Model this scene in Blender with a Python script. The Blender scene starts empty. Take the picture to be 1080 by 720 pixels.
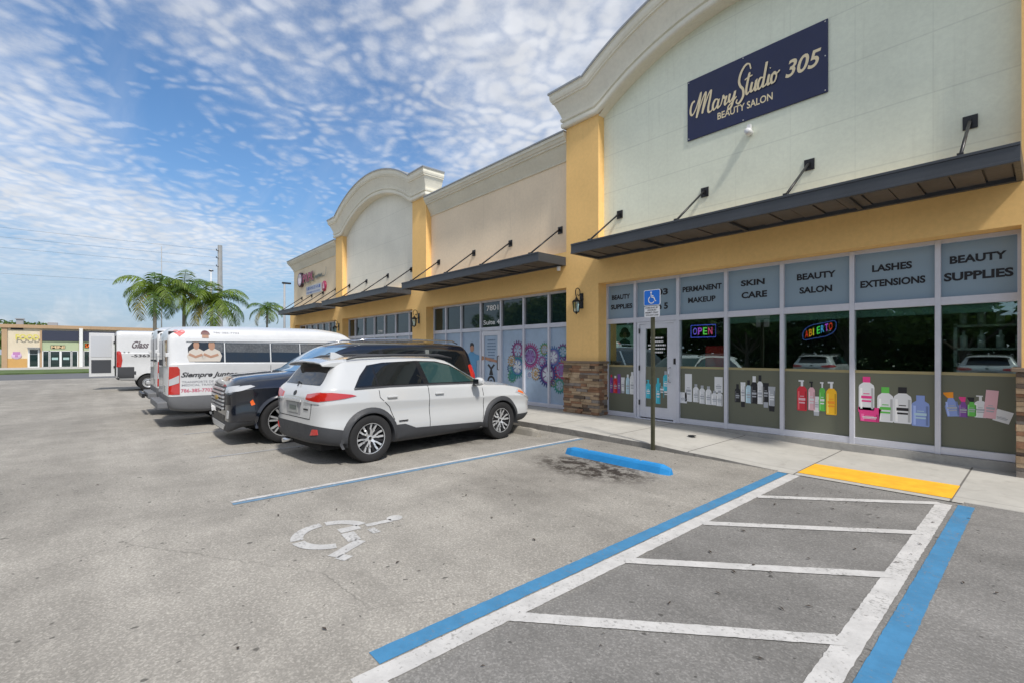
import bpy, bmesh, math, random
from mathutils import Vector, Matrix
from mathutils.bvhtree import BVHTree
R = math.radians
rng = random.Random(7)
scene = bpy.context.scene
COL = scene.collection

# ------------------------------------------------------------------ helpers
def thing(name, label, cat, loc=(0, 0, 0), rotz=0, group=None):
    o = bpy.data.objects.new(name, None)
    COL.objects.link(o)
    o.empty_display_size = .3
    o.location = loc
    o.rotation_euler = (0, 0, rotz)
    o['label'] = label
    o['category'] = cat
    if group: o['group'] = group
    return o

def tag(o, label, cat, group=None):
    o['label'] = label
    o['category'] = cat
    if group: o['group'] = group
    return o

def copy_tree(o, parent=None):
    c = o.copy()
    COL.objects.link(c)
    c.parent = parent
    for ch in [k for k in o.children]:
        copy_tree(ch, c)
    return c

class MB:
    """collects polygons with material slots, then links them as ONE mesh object"""
    def __init__(s):
        s.v = []; s.f = []; s.m = []; s.sm = []
    def face(s, pts, m=0, smooth=False):
        i = len(s.v)
        s.v += [tuple(p) for p in pts]
        s.f.append(tuple(range(i, i + len(pts))))
        s.m.append(m); s.sm.append(smooth)
    def idx(s, verts, faces, m=0, smooth=False):
        i = len(s.v)
        s.v += [tuple(p) for p in verts]
        for f in faces:
            s.f.append(tuple(k + i for k in f)); s.m.append(m); s.sm.append(smooth)
    def box(s, x0, x1, y0, y1, z0, z1, m=0):
        v = [(x0, y0, z0), (x1, y0, z0), (x1, y1, z0), (x0, y1, z0), (x0, y0, z1), (x1, y0, z1), (x1, y1, z1), (x0, y1, z1)]
        s.idx(v, [(0, 3, 2, 1), (4, 5, 6, 7), (0, 1, 5, 4), (1, 2, 6, 5), (2, 3, 7, 6), (3, 0, 4, 7)], m)
    def prism(s, poly, d, m=0):
        """poly: list of 3-D points (planar), extruded by vector d"""
        n = len(poly)
        d = Vector(d)
        a = [Vector(p) for p in poly]; b = [p + d for p in a]
        fs = [tuple(range(n)), tuple(range(2 * n - 1, n - 1, -1))]
        fs += [((i + 1) % n, i, n + i, n + (i + 1) % n) for i in range(n)]
        s.idx(a + b, fs, m)
    def tube(s, pts, r, n=8, m=0, smooth=True, cap=True):
        pts = [Vector(p) for p in pts]
        rr = r if isinstance(r, (list, tuple)) else [r] * len(pts)
        rings = []
        prev = None
        for i, p in enumerate(pts):
            t = (pts[min(i + 1, len(pts) - 1)] - pts[max(i - 1, 0)]).normalized()
            if prev is None:
                a = t.orthogonal().normalized()
            else:
                a = (prev - t * prev.dot(t))
                a = a.normalized() if a.length > 1e-6 else t.orthogonal().normalized()
            prev = a
            b = t.cross(a)
            rings.append([p + a * math.cos(2 * math.pi * k / n) * rr[i] + b * math.sin(2 * math.pi * k / n) * rr[i] for k in range(n)])
        vs = [q for ring in rings for q in ring]
        fs = []
        for i in range(len(pts) - 1):
            for k in range(n):
                k2 = (k + 1) % n
                fs.append((i * n + k, i * n + k2, (i + 1) * n + k2, (i + 1) * n + k))
        s.idx(vs, fs, m, smooth)
        if cap:
            s.face(list(reversed(rings[0])), m); s.face(rings[-1], m)
    def lathe(s, prof, c, axis='Z', n=24, m=0, smooth=True):
        """prof: (radius, along) list"""
        c = Vector(c)
        vs = []
        for (r, h) in prof:
            for k in range(n):
                a = 2 * math.pi * k / n
                if axis == 'Z': vs.append(c + Vector((r * math.cos(a), r * math.sin(a), h)))
                elif axis == 'Y': vs.append(c + Vector((r * math.cos(a), h, r * math.sin(a))))
                else: vs.append(c + Vector((h, r * math.cos(a), r * math.sin(a))))
        fs = []
        for i in range(len(prof) - 1):
            for k in range(n):
                k2 = (k + 1) % n
                fs.append((i * n + k, i * n + k2, (i + 1) * n + k2, (i + 1) * n + k))
        s.idx(vs, fs, m, smooth)
    def bar(s, a, b, w, h, m=0, up=(0, 0, 1)):
        a = Vector(a); b = Vector(b); t = (b - a).normalized()
        sd = t.cross(Vector(up))
        sd = sd.normalized() if sd.length > 1e-6 else Vector((1, 0, 0))
        u = sd.cross(t).normalized()
        v = []
        for p in (a, b):
            for (i, j) in ((-1, -1), (1, -1), (1, 1), (-1, 1)):
                v.append(p + sd * (i * w / 2) + u * (j * h / 2))
        s.idx(v, [(0, 1, 2, 3), (7, 6, 5, 4), (0, 4, 5, 1), (1, 5, 6, 2), (2, 6, 7, 3), (3, 7, 4, 0)], m)
    def build(s, name, mats, parent=None, local=False, bevel=0, recalc=True, angle=None):
        me = bpy.data.meshes.new(name)
        off = Vector((0, 0, 0))
        if parent is not None and not local:
            r = parent
            while r.parent: r = r.parent
            off = Vector(r.location)
        me.from_pydata([tuple(Vector(p) - off) for p in s.v], [], s.f)
        if not isinstance(mats, (list, tuple)): mats = [mats]
        for m in mats: me.materials.append(m)
        me.polygons.foreach_set('material_index', s.m)
        me.polygons.foreach_set('use_smooth', s.sm)
        bm = bmesh.new(); bm.from_mesh(me)
        bmesh.ops.remove_doubles(bm, verts=bm.verts, dist=1e-5)
        if recalc: bmesh.ops.recalc_face_normals(bm, faces=bm.faces)
        bm.to_mesh(me); bm.free()
        if angle: me.set_sharp_from_angle(angle=R(angle))
        me.update()
        o = bpy.data.objects.new(name, me)
        COL.objects.link(o)
        if parent is not None: o.parent = parent
        if bevel:
            b = o.modifiers.new('bevel', 'BEVEL'); b.width = bevel; b.segments = 2; b.limit_method = 'ANGLE'; b.angle_limit = R(40)
        return o

def struct(o):
    o['kind'] = 'structure'
    return o

# ------------------------------------------------------------------ materials
def newmat(name):
    m = bpy.data.materials.new(name); m.use_nodes = True
    nt = m.node_tree
    return m, nt, nt.nodes['Principled BSDF']

def N(nt, kind, **kw):
    n = nt.nodes.new(kind)
    for k, v in kw.items():
        if k.startswith('in_'):
            key = k[3:]
            n.inputs[int(key) if key.isdigit() else key.replace('_', ' ')].default_value = v
        else: setattr(n, k, v)
    return n

def L(nt, a, b): nt.links.new(a, b)

def math_n(nt, op, a, b=None, c=None, clamp=False):
    n = nt.nodes.new('ShaderNodeMath'); n.operation = op; n.use_clamp = clamp
    for i, x in enumerate((a, b, c)):
        if x is None: continue
        if isinstance(x, (int, float)): n.inputs[i].default_value = x
        else: L(nt, x, n.inputs[i])
    return n.outputs[0]

def mixc(nt, fac, a, b, mode='MIX'):
    n = nt.nodes.new('ShaderNodeMix'); n.data_type = 'RGBA'; n.blend_type = mode
    if isinstance(fac, (int, float)): n.inputs[0].default_value = fac
    else: L(nt, fac, n.inputs[0])
    for i, x in ((6, a), (7, b)):
        if isinstance(x, (tuple, list)): n.inputs[i].default_value = (x[0], x[1], x[2], 1)
        else: L(nt, x, n.inputs[i])
    return n.outputs[2]

def ramp(nt, x, lo, hi, a=0., b=1.):
    n = nt.nodes.new('ShaderNodeMapRange'); n.clamp = True; n.interpolation_type = 'SMOOTHSTEP'
    L(nt, x, n.inputs[0])
    n.inputs[1].default_value = lo; n.inputs[2].default_value = hi; n.inputs[3].default_value = a; n.inputs[4].default_value = b
    return n.outputs[0]

def noise(nt, vec, scale, detail=3, rough=.55, dist=0.):
    n = nt.nodes.new('ShaderNodeTexNoise')
    n.inputs['Scale'].default_value = scale; n.inputs['Detail'].default_value = detail
    n.inputs['Roughness'].default_value = rough; n.inputs['Distortion'].default_value = dist
    if vec is not None: L(nt, vec, n.inputs['Vector'])
    return n.outputs['Fac']

def coords(nt, kind='Object'):
    return nt.nodes.new('ShaderNodeTexCoord').outputs[kind]

def bump(nt, bs, h, strength, dist=.01):
    b = nt.nodes.new('ShaderNodeBump'); b.inputs['Strength'].default_value = strength; b.inputs['Distance'].default_value = dist
    L(nt, h, b.inputs['Height']); L(nt, b.outputs[0], bs.inputs['Normal'])

MC = {}
def mat(name, col, rough=.6, metal=0., spec=.5, var=0., vscale=1.5, bmp=0., bscale=60, coat=0., emit=None, es=1., dirt=0.):
    if name in MC: return MC[name]
    m, nt, bs = newmat(name)
    bs.inputs['Base Color'].default_value = (*col, 1)
    bs.inputs['Roughness'].default_value = rough
    bs.inputs['Metallic'].default_value = metal
    bs.inputs['Specular IOR Level'].default_value = spec
    bs.inputs['Coat Weight'].default_value = coat
    bs.inputs['Coat Roughness'].default_value = .03
    co = coords(nt) if (var or bmp or dirt) else None
    if var or dirt:
        n1 = noise(nt, co, vscale, 5, .6)
        n2 = noise(nt, co, vscale * 9, 4, .6)
        s = math_n(nt, 'ADD', math_n(nt, 'MULTIPLY', n1, .65), math_n(nt, 'MULTIPLY', n2, .35))
        f = ramp(nt, s, .3, .7, 1 - var, 1 + var)
        c = nt.nodes.new('ShaderNodeMix'); c.data_type = 'RGBA'; c.blend_type = 'MULTIPLY'; c.inputs[0].default_value = 1
        c.inputs[6].default_value = (*col, 1)
        L(nt, f, c.inputs[7])
        out = c.outputs[2]
        if dirt:
            d = ramp(nt, noise(nt, co, vscale * 3, 6, .7, .4), .52, .75, 0, dirt)
            out = mixc(nt, d, out, (col[0] * .45, col[1] * .42, col[2] * .4))
        L(nt, out, bs.inputs['Base Color'])
        rr = ramp(nt, n2, .3, .7, max(rough - .06, 0.02), min(rough + .08, 1)); L(nt, rr, bs.inputs['Roughness'])
    if bmp: bump(nt, bs, noise(nt, co, bscale, 4, .6), bmp, .004)
    if emit:
        bs.inputs['Emission Color'].default_value = (*emit, 1); bs.inputs['Emission Strength'].default_value = es
    MC[name] = m
    return m

def stucco(name, col, streak=.0):
    if name in MC: return MC[name]
    m, nt, bs = newmat(name)
    co = coords(nt)
    big = noise(nt, co, .55, 5, .6)
    fine = noise(nt, co, 14, 5, .65)
    f = ramp(nt, big, .3, .7, .93, 1.05)
    g = ramp(nt, fine, .3, .7, .96, 1.03)
    f = math_n(nt, 'MULTIPLY', f, g)
    c = mixc(nt, 1., (1, 1, 1), (1, 1, 1), 'MULTIPLY')
    n = nt.nodes.new('ShaderNodeMix'); n.data_type = 'RGBA'; n.blend_type = 'MULTIPLY'; n.inputs[0].default_value = 1
    n.inputs[6].default_value = (*col, 1); L(nt, f, n.inputs[7])
    out = n.outputs[2]
    mp = nt.nodes.new('ShaderNodeMapping'); mp.inputs['Scale'].default_value = (7, 7, .35); L(nt, co, mp.inputs[0])
    st = ramp(nt, noise(nt, mp.outputs[0], 1, 5, .65), .55, .8, 0, .22 + streak)
    out = mixc(nt, st, out, (col[0] * .62, col[1] * .6, col[2] * .58))
    L(nt, out, bs.inputs['Base Color'])
    bs.inputs['Roughness'].default_value = .88
    bs.inputs['Specular IOR Level'].default_value = .25
    h = math_n(nt, 'ADD', noise(nt, co, 120, 3, .6), math_n(nt, 'MULTIPLY', noise(nt, co, 25, 3), .6))
    bump(nt, bs, h, .35, .004)
    MC[name] = m
    return m

def panel_wall(name, col, jx, jz, w, h, strength=.12):
    """stucco wall with a grid of fine control joints (own surface marks)"""
    m = stucco(name, col)
    nt = m.node_tree; bs = nt.nodes['Principled BSDF']
    co = coords(nt)
    sp = nt.nodes.new('ShaderNodeSeparateXYZ'); L(nt, co, sp.inputs[0])
    def line(c, off, pitch, wd):
        t = math_n(nt, 'DIVIDE', math_n(nt, 'SUBTRACT', c, off), pitch)
        fr = math_n(nt, 'FRACT', math_n(nt, 'ADD', t, 100.5))
        d = math_n(nt, 'ABSOLUTE', math_n(nt, 'SUBTRACT', fr, .5))
        return ramp(nt, math_n(nt, 'MULTIPLY', d, pitch), wd * .4, wd, 1, 0)
    a = math_n(nt, 'MULTIPLY', line(sp.outputs[0], jx, w, .012), .45)
    b = line(sp.outputs[2], jz, h, .014)
    g = math_n(nt, 'MULTIPLY', math_n(nt, 'MAXIMUM', a, b), strength * 1.6)
    src = bs.inputs['Base Color'].links[0].from_socket
    L(nt, mixc(nt, g, src, (col[0] * .4, col[1] * .4, col[2] * .4)), bs.inputs['Base Color'])
    return m

YEL = stucco('yellow_stucco', (.86, .55, .215))
CREAM = stucco('cream_stucco', (.84, .69, .51))
CREAM2 = stucco('cream_stucco_far', (.80, .67, .48))
PALEG = panel_wall('pale_green_stucco', (.80, .83, .69), -1.74, 5.27, .92, .86)
GREYW = panel_wall('pale_grey_stucco', (.82, .79, .685), -18.7, 5.0, 30.3, 1.06)
TRIM = stucco('cornice_stucco', (.70, .665, .55), .1)
TRIMW = stucco('arch_cornice_stucco', (.80, .76, .64), .05)
ROOFM = mat('roofing', (.35, .35, .34), .9, var=.1)
FRAME = mat('anodised_frame', (.60, .61, .68), .38, .15, var=.05, vscale=3)
ALUW = mat('door_metal', (.64, .65, .71), .35, .15, var=.04, vscale=3)
AWN = mat('awning_paint', (.050, .056, .066), .42, .1, var=.12, vscale=2)
AWNU = mat('awning_soffit', (.115, .10, .088), .6, .1, var=.2, vscale=2)
BLK = mat('black_metal', (.016, .016, .018), .4, .2, var=.1)
INK = mat('black_vinyl', (.008, .008, .012), .45)
WHITEV = mat('white_vinyl', (.8, .8, .8), .5)
WHITEP = mat('white_plastic', (.75, .75, .75), .4)
BULB = mat('lamp_glass', (.5, .48, .42), .15, spec=.7)
CHROME = mat('chrome', (.62, .63, .65), .18, 1.)
DGLASS = mat('dark_glass', (.012, .028, .028), .03, spec=.9)

def glass_clear():
    m, nt, bs = newmat('clear_glass')
    out = nt.nodes['Material Output']
    tr = nt.nodes.new('ShaderNodeBsdfTransparent'); tr.inputs[0].default_value = (.80, .90, .86, 1)
    gl = nt.nodes.new('ShaderNodeBsdfGlossy'); gl.inputs['Roughness'].default_value = .0; gl.inputs[0].default_value = (.85, .95, .93, 1)
    fr = nt.nodes.new('ShaderNodeFresnel'); fr.inputs[0].default_value = 1.5
    fac = math_n(nt, 'ADD', math_n(nt, 'MULTIPLY', fr.outputs[0], 1.2), .15, clamp=True)
    mx = nt.nodes.new('ShaderNodeMixShader'); L(nt, fac, mx.inputs[0]); L(nt, tr.outputs[0], mx.inputs[1]); L(nt, gl.outputs[0], mx.inputs[2])
    L(nt, mx.outputs[0], out.inputs[0])
    nt.nodes.remove(bs)
    return m
CGLASS = glass_clear()
def film(name, col, rough=.22):
    m = mat(name, col, rough, spec=.5)
    return m
OLIVE = film('olive_window_film', (.130, .137, .100), .5)
OLIVEB = film('tan_film_edge', (.34, .29, .15), .4)
BLUEF = film('blue_grey_window_film', (.24, .33, .41), .5)
WRAP = mat('light_blue_window_wrap', (.33, .43, .56), .35, var=.10, vscale=.9)

# ------------------------------------------------------------------ text and flat shapes
def text_mesh(body, size=1., shear=0., offset=0., spacing=1., align='CENTER'):
    """outline of the words as (verts2d, faces); centred on their box, height scaled by size"""
    cu = bpy.data.curves.new('lettering_source', 'FONT')
    cu.body = body; cu.size = 1.; cu.shear = shear; cu.offset = offset; cu.space_character = spacing
    cu.align_x = align; cu.resolution_u = 4
    o = bpy.data.objects.new('lettering_source', cu)
    COL.objects.link(o)
    dg = bpy.context.evaluated_depsgraph_get()
    me = bpy.data.meshes.new_from_object(o.evaluated_get(dg))
    vs = [(v.co.x, v.co.y) for v in me.vertices]
    fs = [tuple(p.vertices) for p in me.polygons]
    bpy.data.objects.remove(o); bpy.data.curves.remove(cu); bpy.data.meshes.remove(me)
    return vs, fs

def text_fit(body, x0, x1, z0, z1, bold=.02, **kw):
    """words stretched to fill the rectangle x0..x1, z0..z1 -> (verts2d, faces)"""
    vs, fs = text_mesh(body, offset=bold, **kw)
    ax = min(v[0] for v in vs); bx = max(v[0] for v in vs); az = min(v[1] for v in vs); bz = max(v[1] for v in vs)
    return [(x0 + (v[0] - ax) / (bx - ax) * (x1 - x0), z0 + (v[1] - az) / (bz - az) * (z1 - z0)) for v in vs], fs

def put_flat(mb, vf, y, m=0, climb=0.):
    vs, fs = vf
    if climb:      # a brush stroke that crosses itself rises a hair towards the viewer along its length
        mb.idx([(v[0], y - climb * (i // 2), v[1]) for i, v in enumerate(vs)], [tuple(f) for f in fs], m)
        return
    mb.idx([(v[0], y, v[1]) for v in vs], [tuple(f) for f in fs], m)

def disc(mb, x, z, r, y, m=0, n=20, rz=None):
    rz = rz or r
    mb.face([(x + r * math.cos(2 * math.pi * k / n), y, z + rz * math.sin(2 * math.pi * k / n)) for k in range(n)], m)

def ring(mb, x, z, r0, r1, y, m=0, n=24, teeth=0, tl=.03):
    nn = teeth * 4 if teeth else n
    for k in range(nn):
        a0 = 2 * math.pi * k / nn; a1 = 2 * math.pi * (k + 1) / nn
        ro = r1
        mb.face([(x + r0 * math.cos(a0), y, z + r0 * math.sin(a0)), (x + ro * math.cos(a0), y, z + ro * math.sin(a0)),
                 (x + ro * math.cos(a1), y, z + ro * math.sin(a1)), (x + r0 * math.cos(a1), y, z + r0 * math.sin(a1))], m)
    for k in range(teeth):
        a = 2 * math.pi * (k + .5) / teeth; w = math.pi / teeth * .6
        mb.face([(x + r1 * math.cos(a - w), y, z + r1 * math.sin(a - w)), (x + (r1 + tl) * math.cos(a - w * .35), y, z + (r1 + tl) * math.sin(a - w * .35)),
                 (x + (r1 + tl) * math.cos(a + w * .35), y, z + (r1 + tl) * math.sin(a + w * .35)), (x + r1 * math.cos(a + w), y, z + r1 * math.sin(a + w))], m)

def poly_flat(mb, pts, y, m=0):
    mb.face([(p[0], y, p[1]) for p in pts], m)

def catmull(pts, n=6):
    out = []
    P = [pts[0]] + list(pts) + [pts[-1]]
    for i in range(1, len(P) - 2):
        for k in range(n):
            t = k / n
            out.append(tuple(.5 * ((2 * P[i][j]) + (-P[i - 1][j] + P[i + 1][j]) * t + (2 * P[i - 1][j] - 5 * P[i][j] + 4 * P[i + 1][j] - P[i + 2][j]) * t * t
                                   + (-P[i - 1][j] + 3 * P[i][j] - 3 * P[i + 1][j] + P[i + 2][j]) * t ** 3) for j in range(len(pts[0]))))
    out.append(tuple(pts[-1]))
    return out

def stroke(pts, w, n=6, pen=None):
    """brush stroke along a smooth path -> (verts2d, faces)"""
    c = catmull(pts, n)
    vs = []; fs = []
    for i, p in enumerate(c):
        a = c[max(i - 1, 0)]; b = c[min(i + 1, len(c) - 1)]
        tx, tz = b[0] - a[0], b[1] - a[1]
        l = math.hypot(tx, tz) or 1
        ww = w * (1.25 if tz < 0 else .75) if pen else w
        if i in (0, len(c) - 1): ww *= .5
        nx, nz = -tz / l * ww / 2, tx / l * ww / 2
        vs += [(p[0] + nx, p[1] + nz), (p[0] - nx, p[1] - nz)]
        if i: fs.append((2 * i - 2, 2 * i - 1, 2 * i + 1, 2 * i))
    return vs, fs

# ------------------------------------------------------------------ ground
def asphalt():
    m, nt, bs = newmat('worn_asphalt')
    co = coords(nt)
    sp = nt.nodes.new('ShaderNodeSeparateXYZ'); L(nt, co, sp.inputs[0])
    big = noise(nt, co, .22, 6, .62, .3)
    mid = noise(nt, co, 1.7, 5, .65)
    fine = noise(nt, co, 55, 4, .75)
    vor = nt.nodes.new('ShaderNodeTexVoronoi'); vor.inputs['Scale'].default_value = 95; L(nt, co, vor.inputs['Vector'])
    sepc = nt.nodes.new('ShaderNodeSeparateColor'); L(nt, vor.outputs['Color'], sepc.inputs[0])
    grain = sepc.outputs[0]
    v = math_n(nt, 'MULTIPLY', ramp(nt, big, .3, .7, .82, 1.12), ramp(nt, mid, .3, .7, .88, 1.09))
    v = math_n(nt, 'MULTIPLY', v, ramp(nt, fine, .3, .7, .86, 1.13))
    v = math_n(nt, 'MULTIPLY', v, math_n(nt, 'ADD', math_n(nt, 'MULTIPLY', math_n(nt, 'POWER', grain, 2.5), .40), .87))
    # long faint travel streaks along the driving lane
    mp = nt.nodes.new('ShaderNodeMapping'); mp.inputs['Scale'].default_value = (.12, 1.6, 1); L(nt, co, mp.inputs[0])
    v = math_n(nt, 'MULTIPLY', v, ramp(nt, noise(nt, mp.outputs[0], 1, 5, .6), .3, .7, .91, 1.07))
    col = mixc(nt, 1., (.260, .250, .232), (1, 1, 1), 'MULTIPLY')
    n = nt.nodes.new('ShaderNodeMix'); n.data_type = 'RGBA'; n.blend_type = 'MULTIPLY'; n.inputs[0].default_value = 1
    L(nt, v, n.inputs[7])
    # the tarmac is darker in the access aisle and the bay to the right of it
    e = math_n(nt, 'ADD', sp.outputs[0], math_n(nt, 'MULTIPLY', math_n(nt, 'SUBTRACT', mid, .5), .25))
    right = ramp(nt, e, -2.25, -2.05, 0, 1)
    base = mixc(nt, right, (.305, .287, .256), (.208, .201, .190))
    L(nt, base, n.inputs[6])
    out = n.outputs[2]
    # gum spots and oil drips
    wob = nt.nodes.new('ShaderNodeTexNoise'); wob.inputs['Scale'].default_value = 9; L(nt, co, wob.inputs['Vector'])
    wv = nt.nodes.new('ShaderNodeVectorMath'); wv.operation = 'MULTIPLY_ADD'; L(nt, wob.outputs['Color'], wv.inputs[0]); wv.inputs[1].default_value = (.09, .09, 0); L(nt, co, wv.inputs[2])
    for sc, th in ((1.9, .045), (4.2, .07), (8., .09)):
        vo = nt.nodes.new('ShaderNodeTexVoronoi'); vo.voronoi_dimensions = '2D'; vo.inputs['Scale'].default_value = sc; L(nt, wv.outputs[0], vo.inputs['Vector'])
        rs = nt.nodes.new('ShaderNodeSeparateColor'); L(nt, vo.outputs['Color'], rs.inputs[0])
        hit = math_n(nt, 'MULTIPLY', ramp(nt, vo.outputs['Distance'], th * .6, th, 1, 0), ramp(nt, rs.outputs[1], .86, .88, 0, .65))
        out = mixc(nt, hit, out, (.035, .033, .030))
    # stains below where cars park
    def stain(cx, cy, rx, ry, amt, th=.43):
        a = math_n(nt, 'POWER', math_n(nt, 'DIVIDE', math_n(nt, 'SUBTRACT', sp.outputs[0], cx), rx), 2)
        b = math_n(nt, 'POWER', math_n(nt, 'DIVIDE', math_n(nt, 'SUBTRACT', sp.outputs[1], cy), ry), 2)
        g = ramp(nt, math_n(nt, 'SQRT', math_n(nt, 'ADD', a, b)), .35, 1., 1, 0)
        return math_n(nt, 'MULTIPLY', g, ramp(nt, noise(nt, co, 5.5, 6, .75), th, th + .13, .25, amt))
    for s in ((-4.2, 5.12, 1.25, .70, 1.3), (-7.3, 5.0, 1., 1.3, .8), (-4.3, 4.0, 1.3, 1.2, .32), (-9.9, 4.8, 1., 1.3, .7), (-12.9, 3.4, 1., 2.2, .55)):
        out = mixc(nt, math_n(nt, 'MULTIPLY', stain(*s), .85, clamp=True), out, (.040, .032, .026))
    # hairline cracks
    vc = nt.nodes.new('ShaderNodeTexVoronoi'); vc.feature = 'DISTANCE_TO_EDGE'; vc.voronoi_dimensions = '2D'; vc.inputs['Scale'].default_value = .45; L(nt, wv.outputs[0], vc.inputs['Vector'])
    ck = math_n(nt, 'MULTIPLY', ramp(nt, vc.outputs['Distance'], .001, .004, 1, 0), ramp(nt, noise(nt, co, .5, 2), .52, .62, 0, .35))
    out = mixc(nt, ck, out, (.07, .065, .06))
    L(nt, out, bs.inputs['Base Color'])
    bs.inputs['Roughness'].default_value = .9; bs.inputs['Specular IOR Level'].default_value = .25
    h = math_n(nt, 'ADD', math_n(nt, 'MULTIPLY', fine, .7), grain)
    bump(nt, bs, h, .55, .006)
    return m
ASPH = asphalt()

def paint(name, col, wear=.5):
    m, nt, bs = newmat(name)
    co = coords(nt)
    n1 = noise(nt, co, 38, 5, .75); n2 = noise(nt, co, 2.2, 4, .6)
    s = math_n(nt, 'ADD', math_n(nt, 'MULTIPLY', n1, .7), math_n(nt, 'MULTIPLY', n2, .3))
    w = ramp(nt, s, wear, wear + .09, 0, .75)
    tone = ramp(nt, noise(nt, co, 6, 5, .7), .3, .7, .86, 1.08)
    n = nt.nodes.new('ShaderNodeMix'); n.data_type = 'RGBA'; n.blend_type = 'MULTIPLY'; n.inputs[0].default_value = 1
    n.inputs[6].default_value = (*col, 1); L(nt, tone, n.inputs[7])
    L(nt, mixc(nt, w, n.outputs[2], (.17, .165, .155)), bs.inputs['Base Color'])
    bs.inputs['Roughness'].default_value = .75
    bump(nt, bs, noise(nt, co, 70, 4, .7), .4, .004)
    return m
P_WHITE = paint('white_road_paint', (.50, .49, .475), .535)
P_WHITE2 = paint('worn_white_road_paint', (.52, .51, .50), .53)
P_BLUE = paint('blue_road_paint', (.05, .20, .37), .545)
P_BLUE2 = paint('faded_blue_road_paint', (.13, .24, .36), .52)
P_YEL = paint('yellow_ramp_paint', (.80, .42, .02), .60)
P_OLD = paint('faint_old_paint', (.33, .33, .33), .50)

lot = MB()
lot.face([(-51.5, -60, 0), (40, -60, 0), (40, 60, 0), (-51.5, 60, 0)])
lot = struct(lot.build('parking_lot', ASPH))

def sheet(name, polys, m, z=.004, parent=lot):
    b = MB()
    for p in polys: b.face([(x, y, z) for x, y in p])
    return b.build(name, m, parent, recalc=False)
def up(poly):
    a = sum(poly[i][0] * poly[(i + 1) % len(poly)][1] - poly[(i + 1) % len(poly)][0] * poly[i][1] for i in range(len(poly)))
    return poly if a > 0 else poly[::-1]
def strip(x0, y0, x1, y1, w):
    d = Vector((x1 - x0, y1 - y0)); ln = d.length; d = d.normalized(); n = Vector((-d.y, d.x))
    k = max(int(ln / .035), 2); A = []; B = []          # ragged brushed edges
    for i in range(k + 1):
        p = Vector((x0, y0)) + d * ln * i / k
        a = p + n * (w / 2 + rng.gauss(0, .0016)); b_ = p - n * (w / 2 + rng.gauss(0, .0016)); A.append((a.x, a.y)); B.append((b_.x, b_.y))
    return up(A + B[::-1])
sheet('blue_bay_line', [strip(-2.30, 1.08, -2.33, 6.80, .125)], P_BLUE)
sheet('blue_bay_line', [strip(-.56, 2.0, -.57, 6.72, .125)], P_BLUE)
sheet('white_aisle_line', [strip(-2.16, .93, -2.19, 6.80, .13)], P_WHITE)
sheet('white_aisle_line', [strip(-.71, .93, -.735, 6.66, .125)], P_WHITE)
sheet('white_aisle_line', [strip(-2.225, .985, -.65, .985, .13)], P_WHITE, .006)
for y in (5.45, 4.22, 3.02, 1.86):
    sheet('white_hatch_line', [strip(-2.13, y, -.76, y + 1.20, .10)], P_WHITE, .006)
sheet('faded_blue_bay_line', [strip(-5.63, 1.08, -5.70, 6.75, .075)], P_BLUE2)
sheet('faded_white_bay_line', [strip(-5.715, 1.08, -5.785, 6.75, .07)], P_WHITE2)
for x in (-8.40, -11.15, -13.8, -16.5):
    sheet('faint_bay_line', [strip(x, 1.3, x - .05, 6.75, .09)], P_OLD)
# painted wheelchair symbol, head towards the shop
def sym():
    polys = []
    cx, cy, r0, r1 = -4.13, 1.555, .235, .335
    def arc(a0, a1, n=9):
        for k in range(n):
            a = R(a0 + (a1 - a0) * k / n); b = R(a0 + (a1 - a0) * (k + 1) / n)
            polys.append(up([(cx + r0 * math.cos(a), cy + r0 * math.sin(a)), (cx + r1 * math.cos(a), cy + r1 * math.sin(a)),
                             (cx + r1 * math.cos(b), cy + r1 * math.sin(b)), (cx + r0 * math.cos(b), cy + r0 * math.sin(b))]))
    arc(100, 172); arc(180, 262); arc(270, 345)
    polys.append(strip(-4.13, 1.86, -4.10, 2.10, .075)); polys.append(strip(-4.15, 1.62, -4.14, 1.80, .11))
    polys.append(up([(-4.14 + .075 * math.cos(k * math.pi / 6), 2.15 + .075 * math.sin(k * math.pi / 6)) for k in range(12)]))
    polys.append(strip(-4.03, 1.86, -3.90, 1.86, .07))
    polys.append(strip(-4.07, 1.66, -3.86, 1.64, .11)); polys.append(strip(-3.83, 1.68, -3.66, 1.38, .10)); polys.append(strip(-3.64, 1.42, -3.55, 1.46, .09))
    return polys
sheet('wheelchair_symbol', sym(), paint('worn_symbol_paint', (.47, .465, .455), .52))

# road beyond the lot, grass and far ground
DARKROAD = mat('road_asphalt', (.115, .118, .125), .9, var=.12, vscale=.4, bmp=.2, bscale=30)
b = MB(); b.face([(-51.5, -300, .004), (-40.5, -300, .004), (-40.5, 300, .004), (-51.5, 300, .004)])
struct(b.build('road', DARKROAD))
LITTER = mat('dry_leaf_bits', (.045, .032, .022), .8)
b = MB(); r = random.Random(12)
for i in range(150):
    q = r.random()
    x, y = (r.uniform(-2.0, .4), r.uniform(1.2, 6.3)) if q < .45 else (r.uniform(-5.4, -2.4), r.uniform(1.5, 6.6)) if q < .7 else (r.uniform(-9, -2), r.uniform(-1, 2.6)) if q < .85 else (r.uniform(-12, -5), r.uniform(6.3, 6.85))
    a = r.uniform(0, 6.28); l = r.uniform(.008, .028); w_ = l * r.uniform(.25, .5); c, sn = math.cos(a), math.sin(a); z = .009
    P_ = [(-l, 0, 0), (0, -w_, .004), (l, 0, .002), (0, w_, .006)]
    b.face([(x + p[0] * c - p[1] * sn, y + p[0] * sn + p[1] * c, z + p[2]) for p in P_])
lt = b.build('leaf_litter', LITTER, None, recalc=False); lt['label'] = 'scattered dry leaf bits on the parking bays'; lt['category'] = 'leaf litter'; lt['kind'] = 'stuff'
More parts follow.
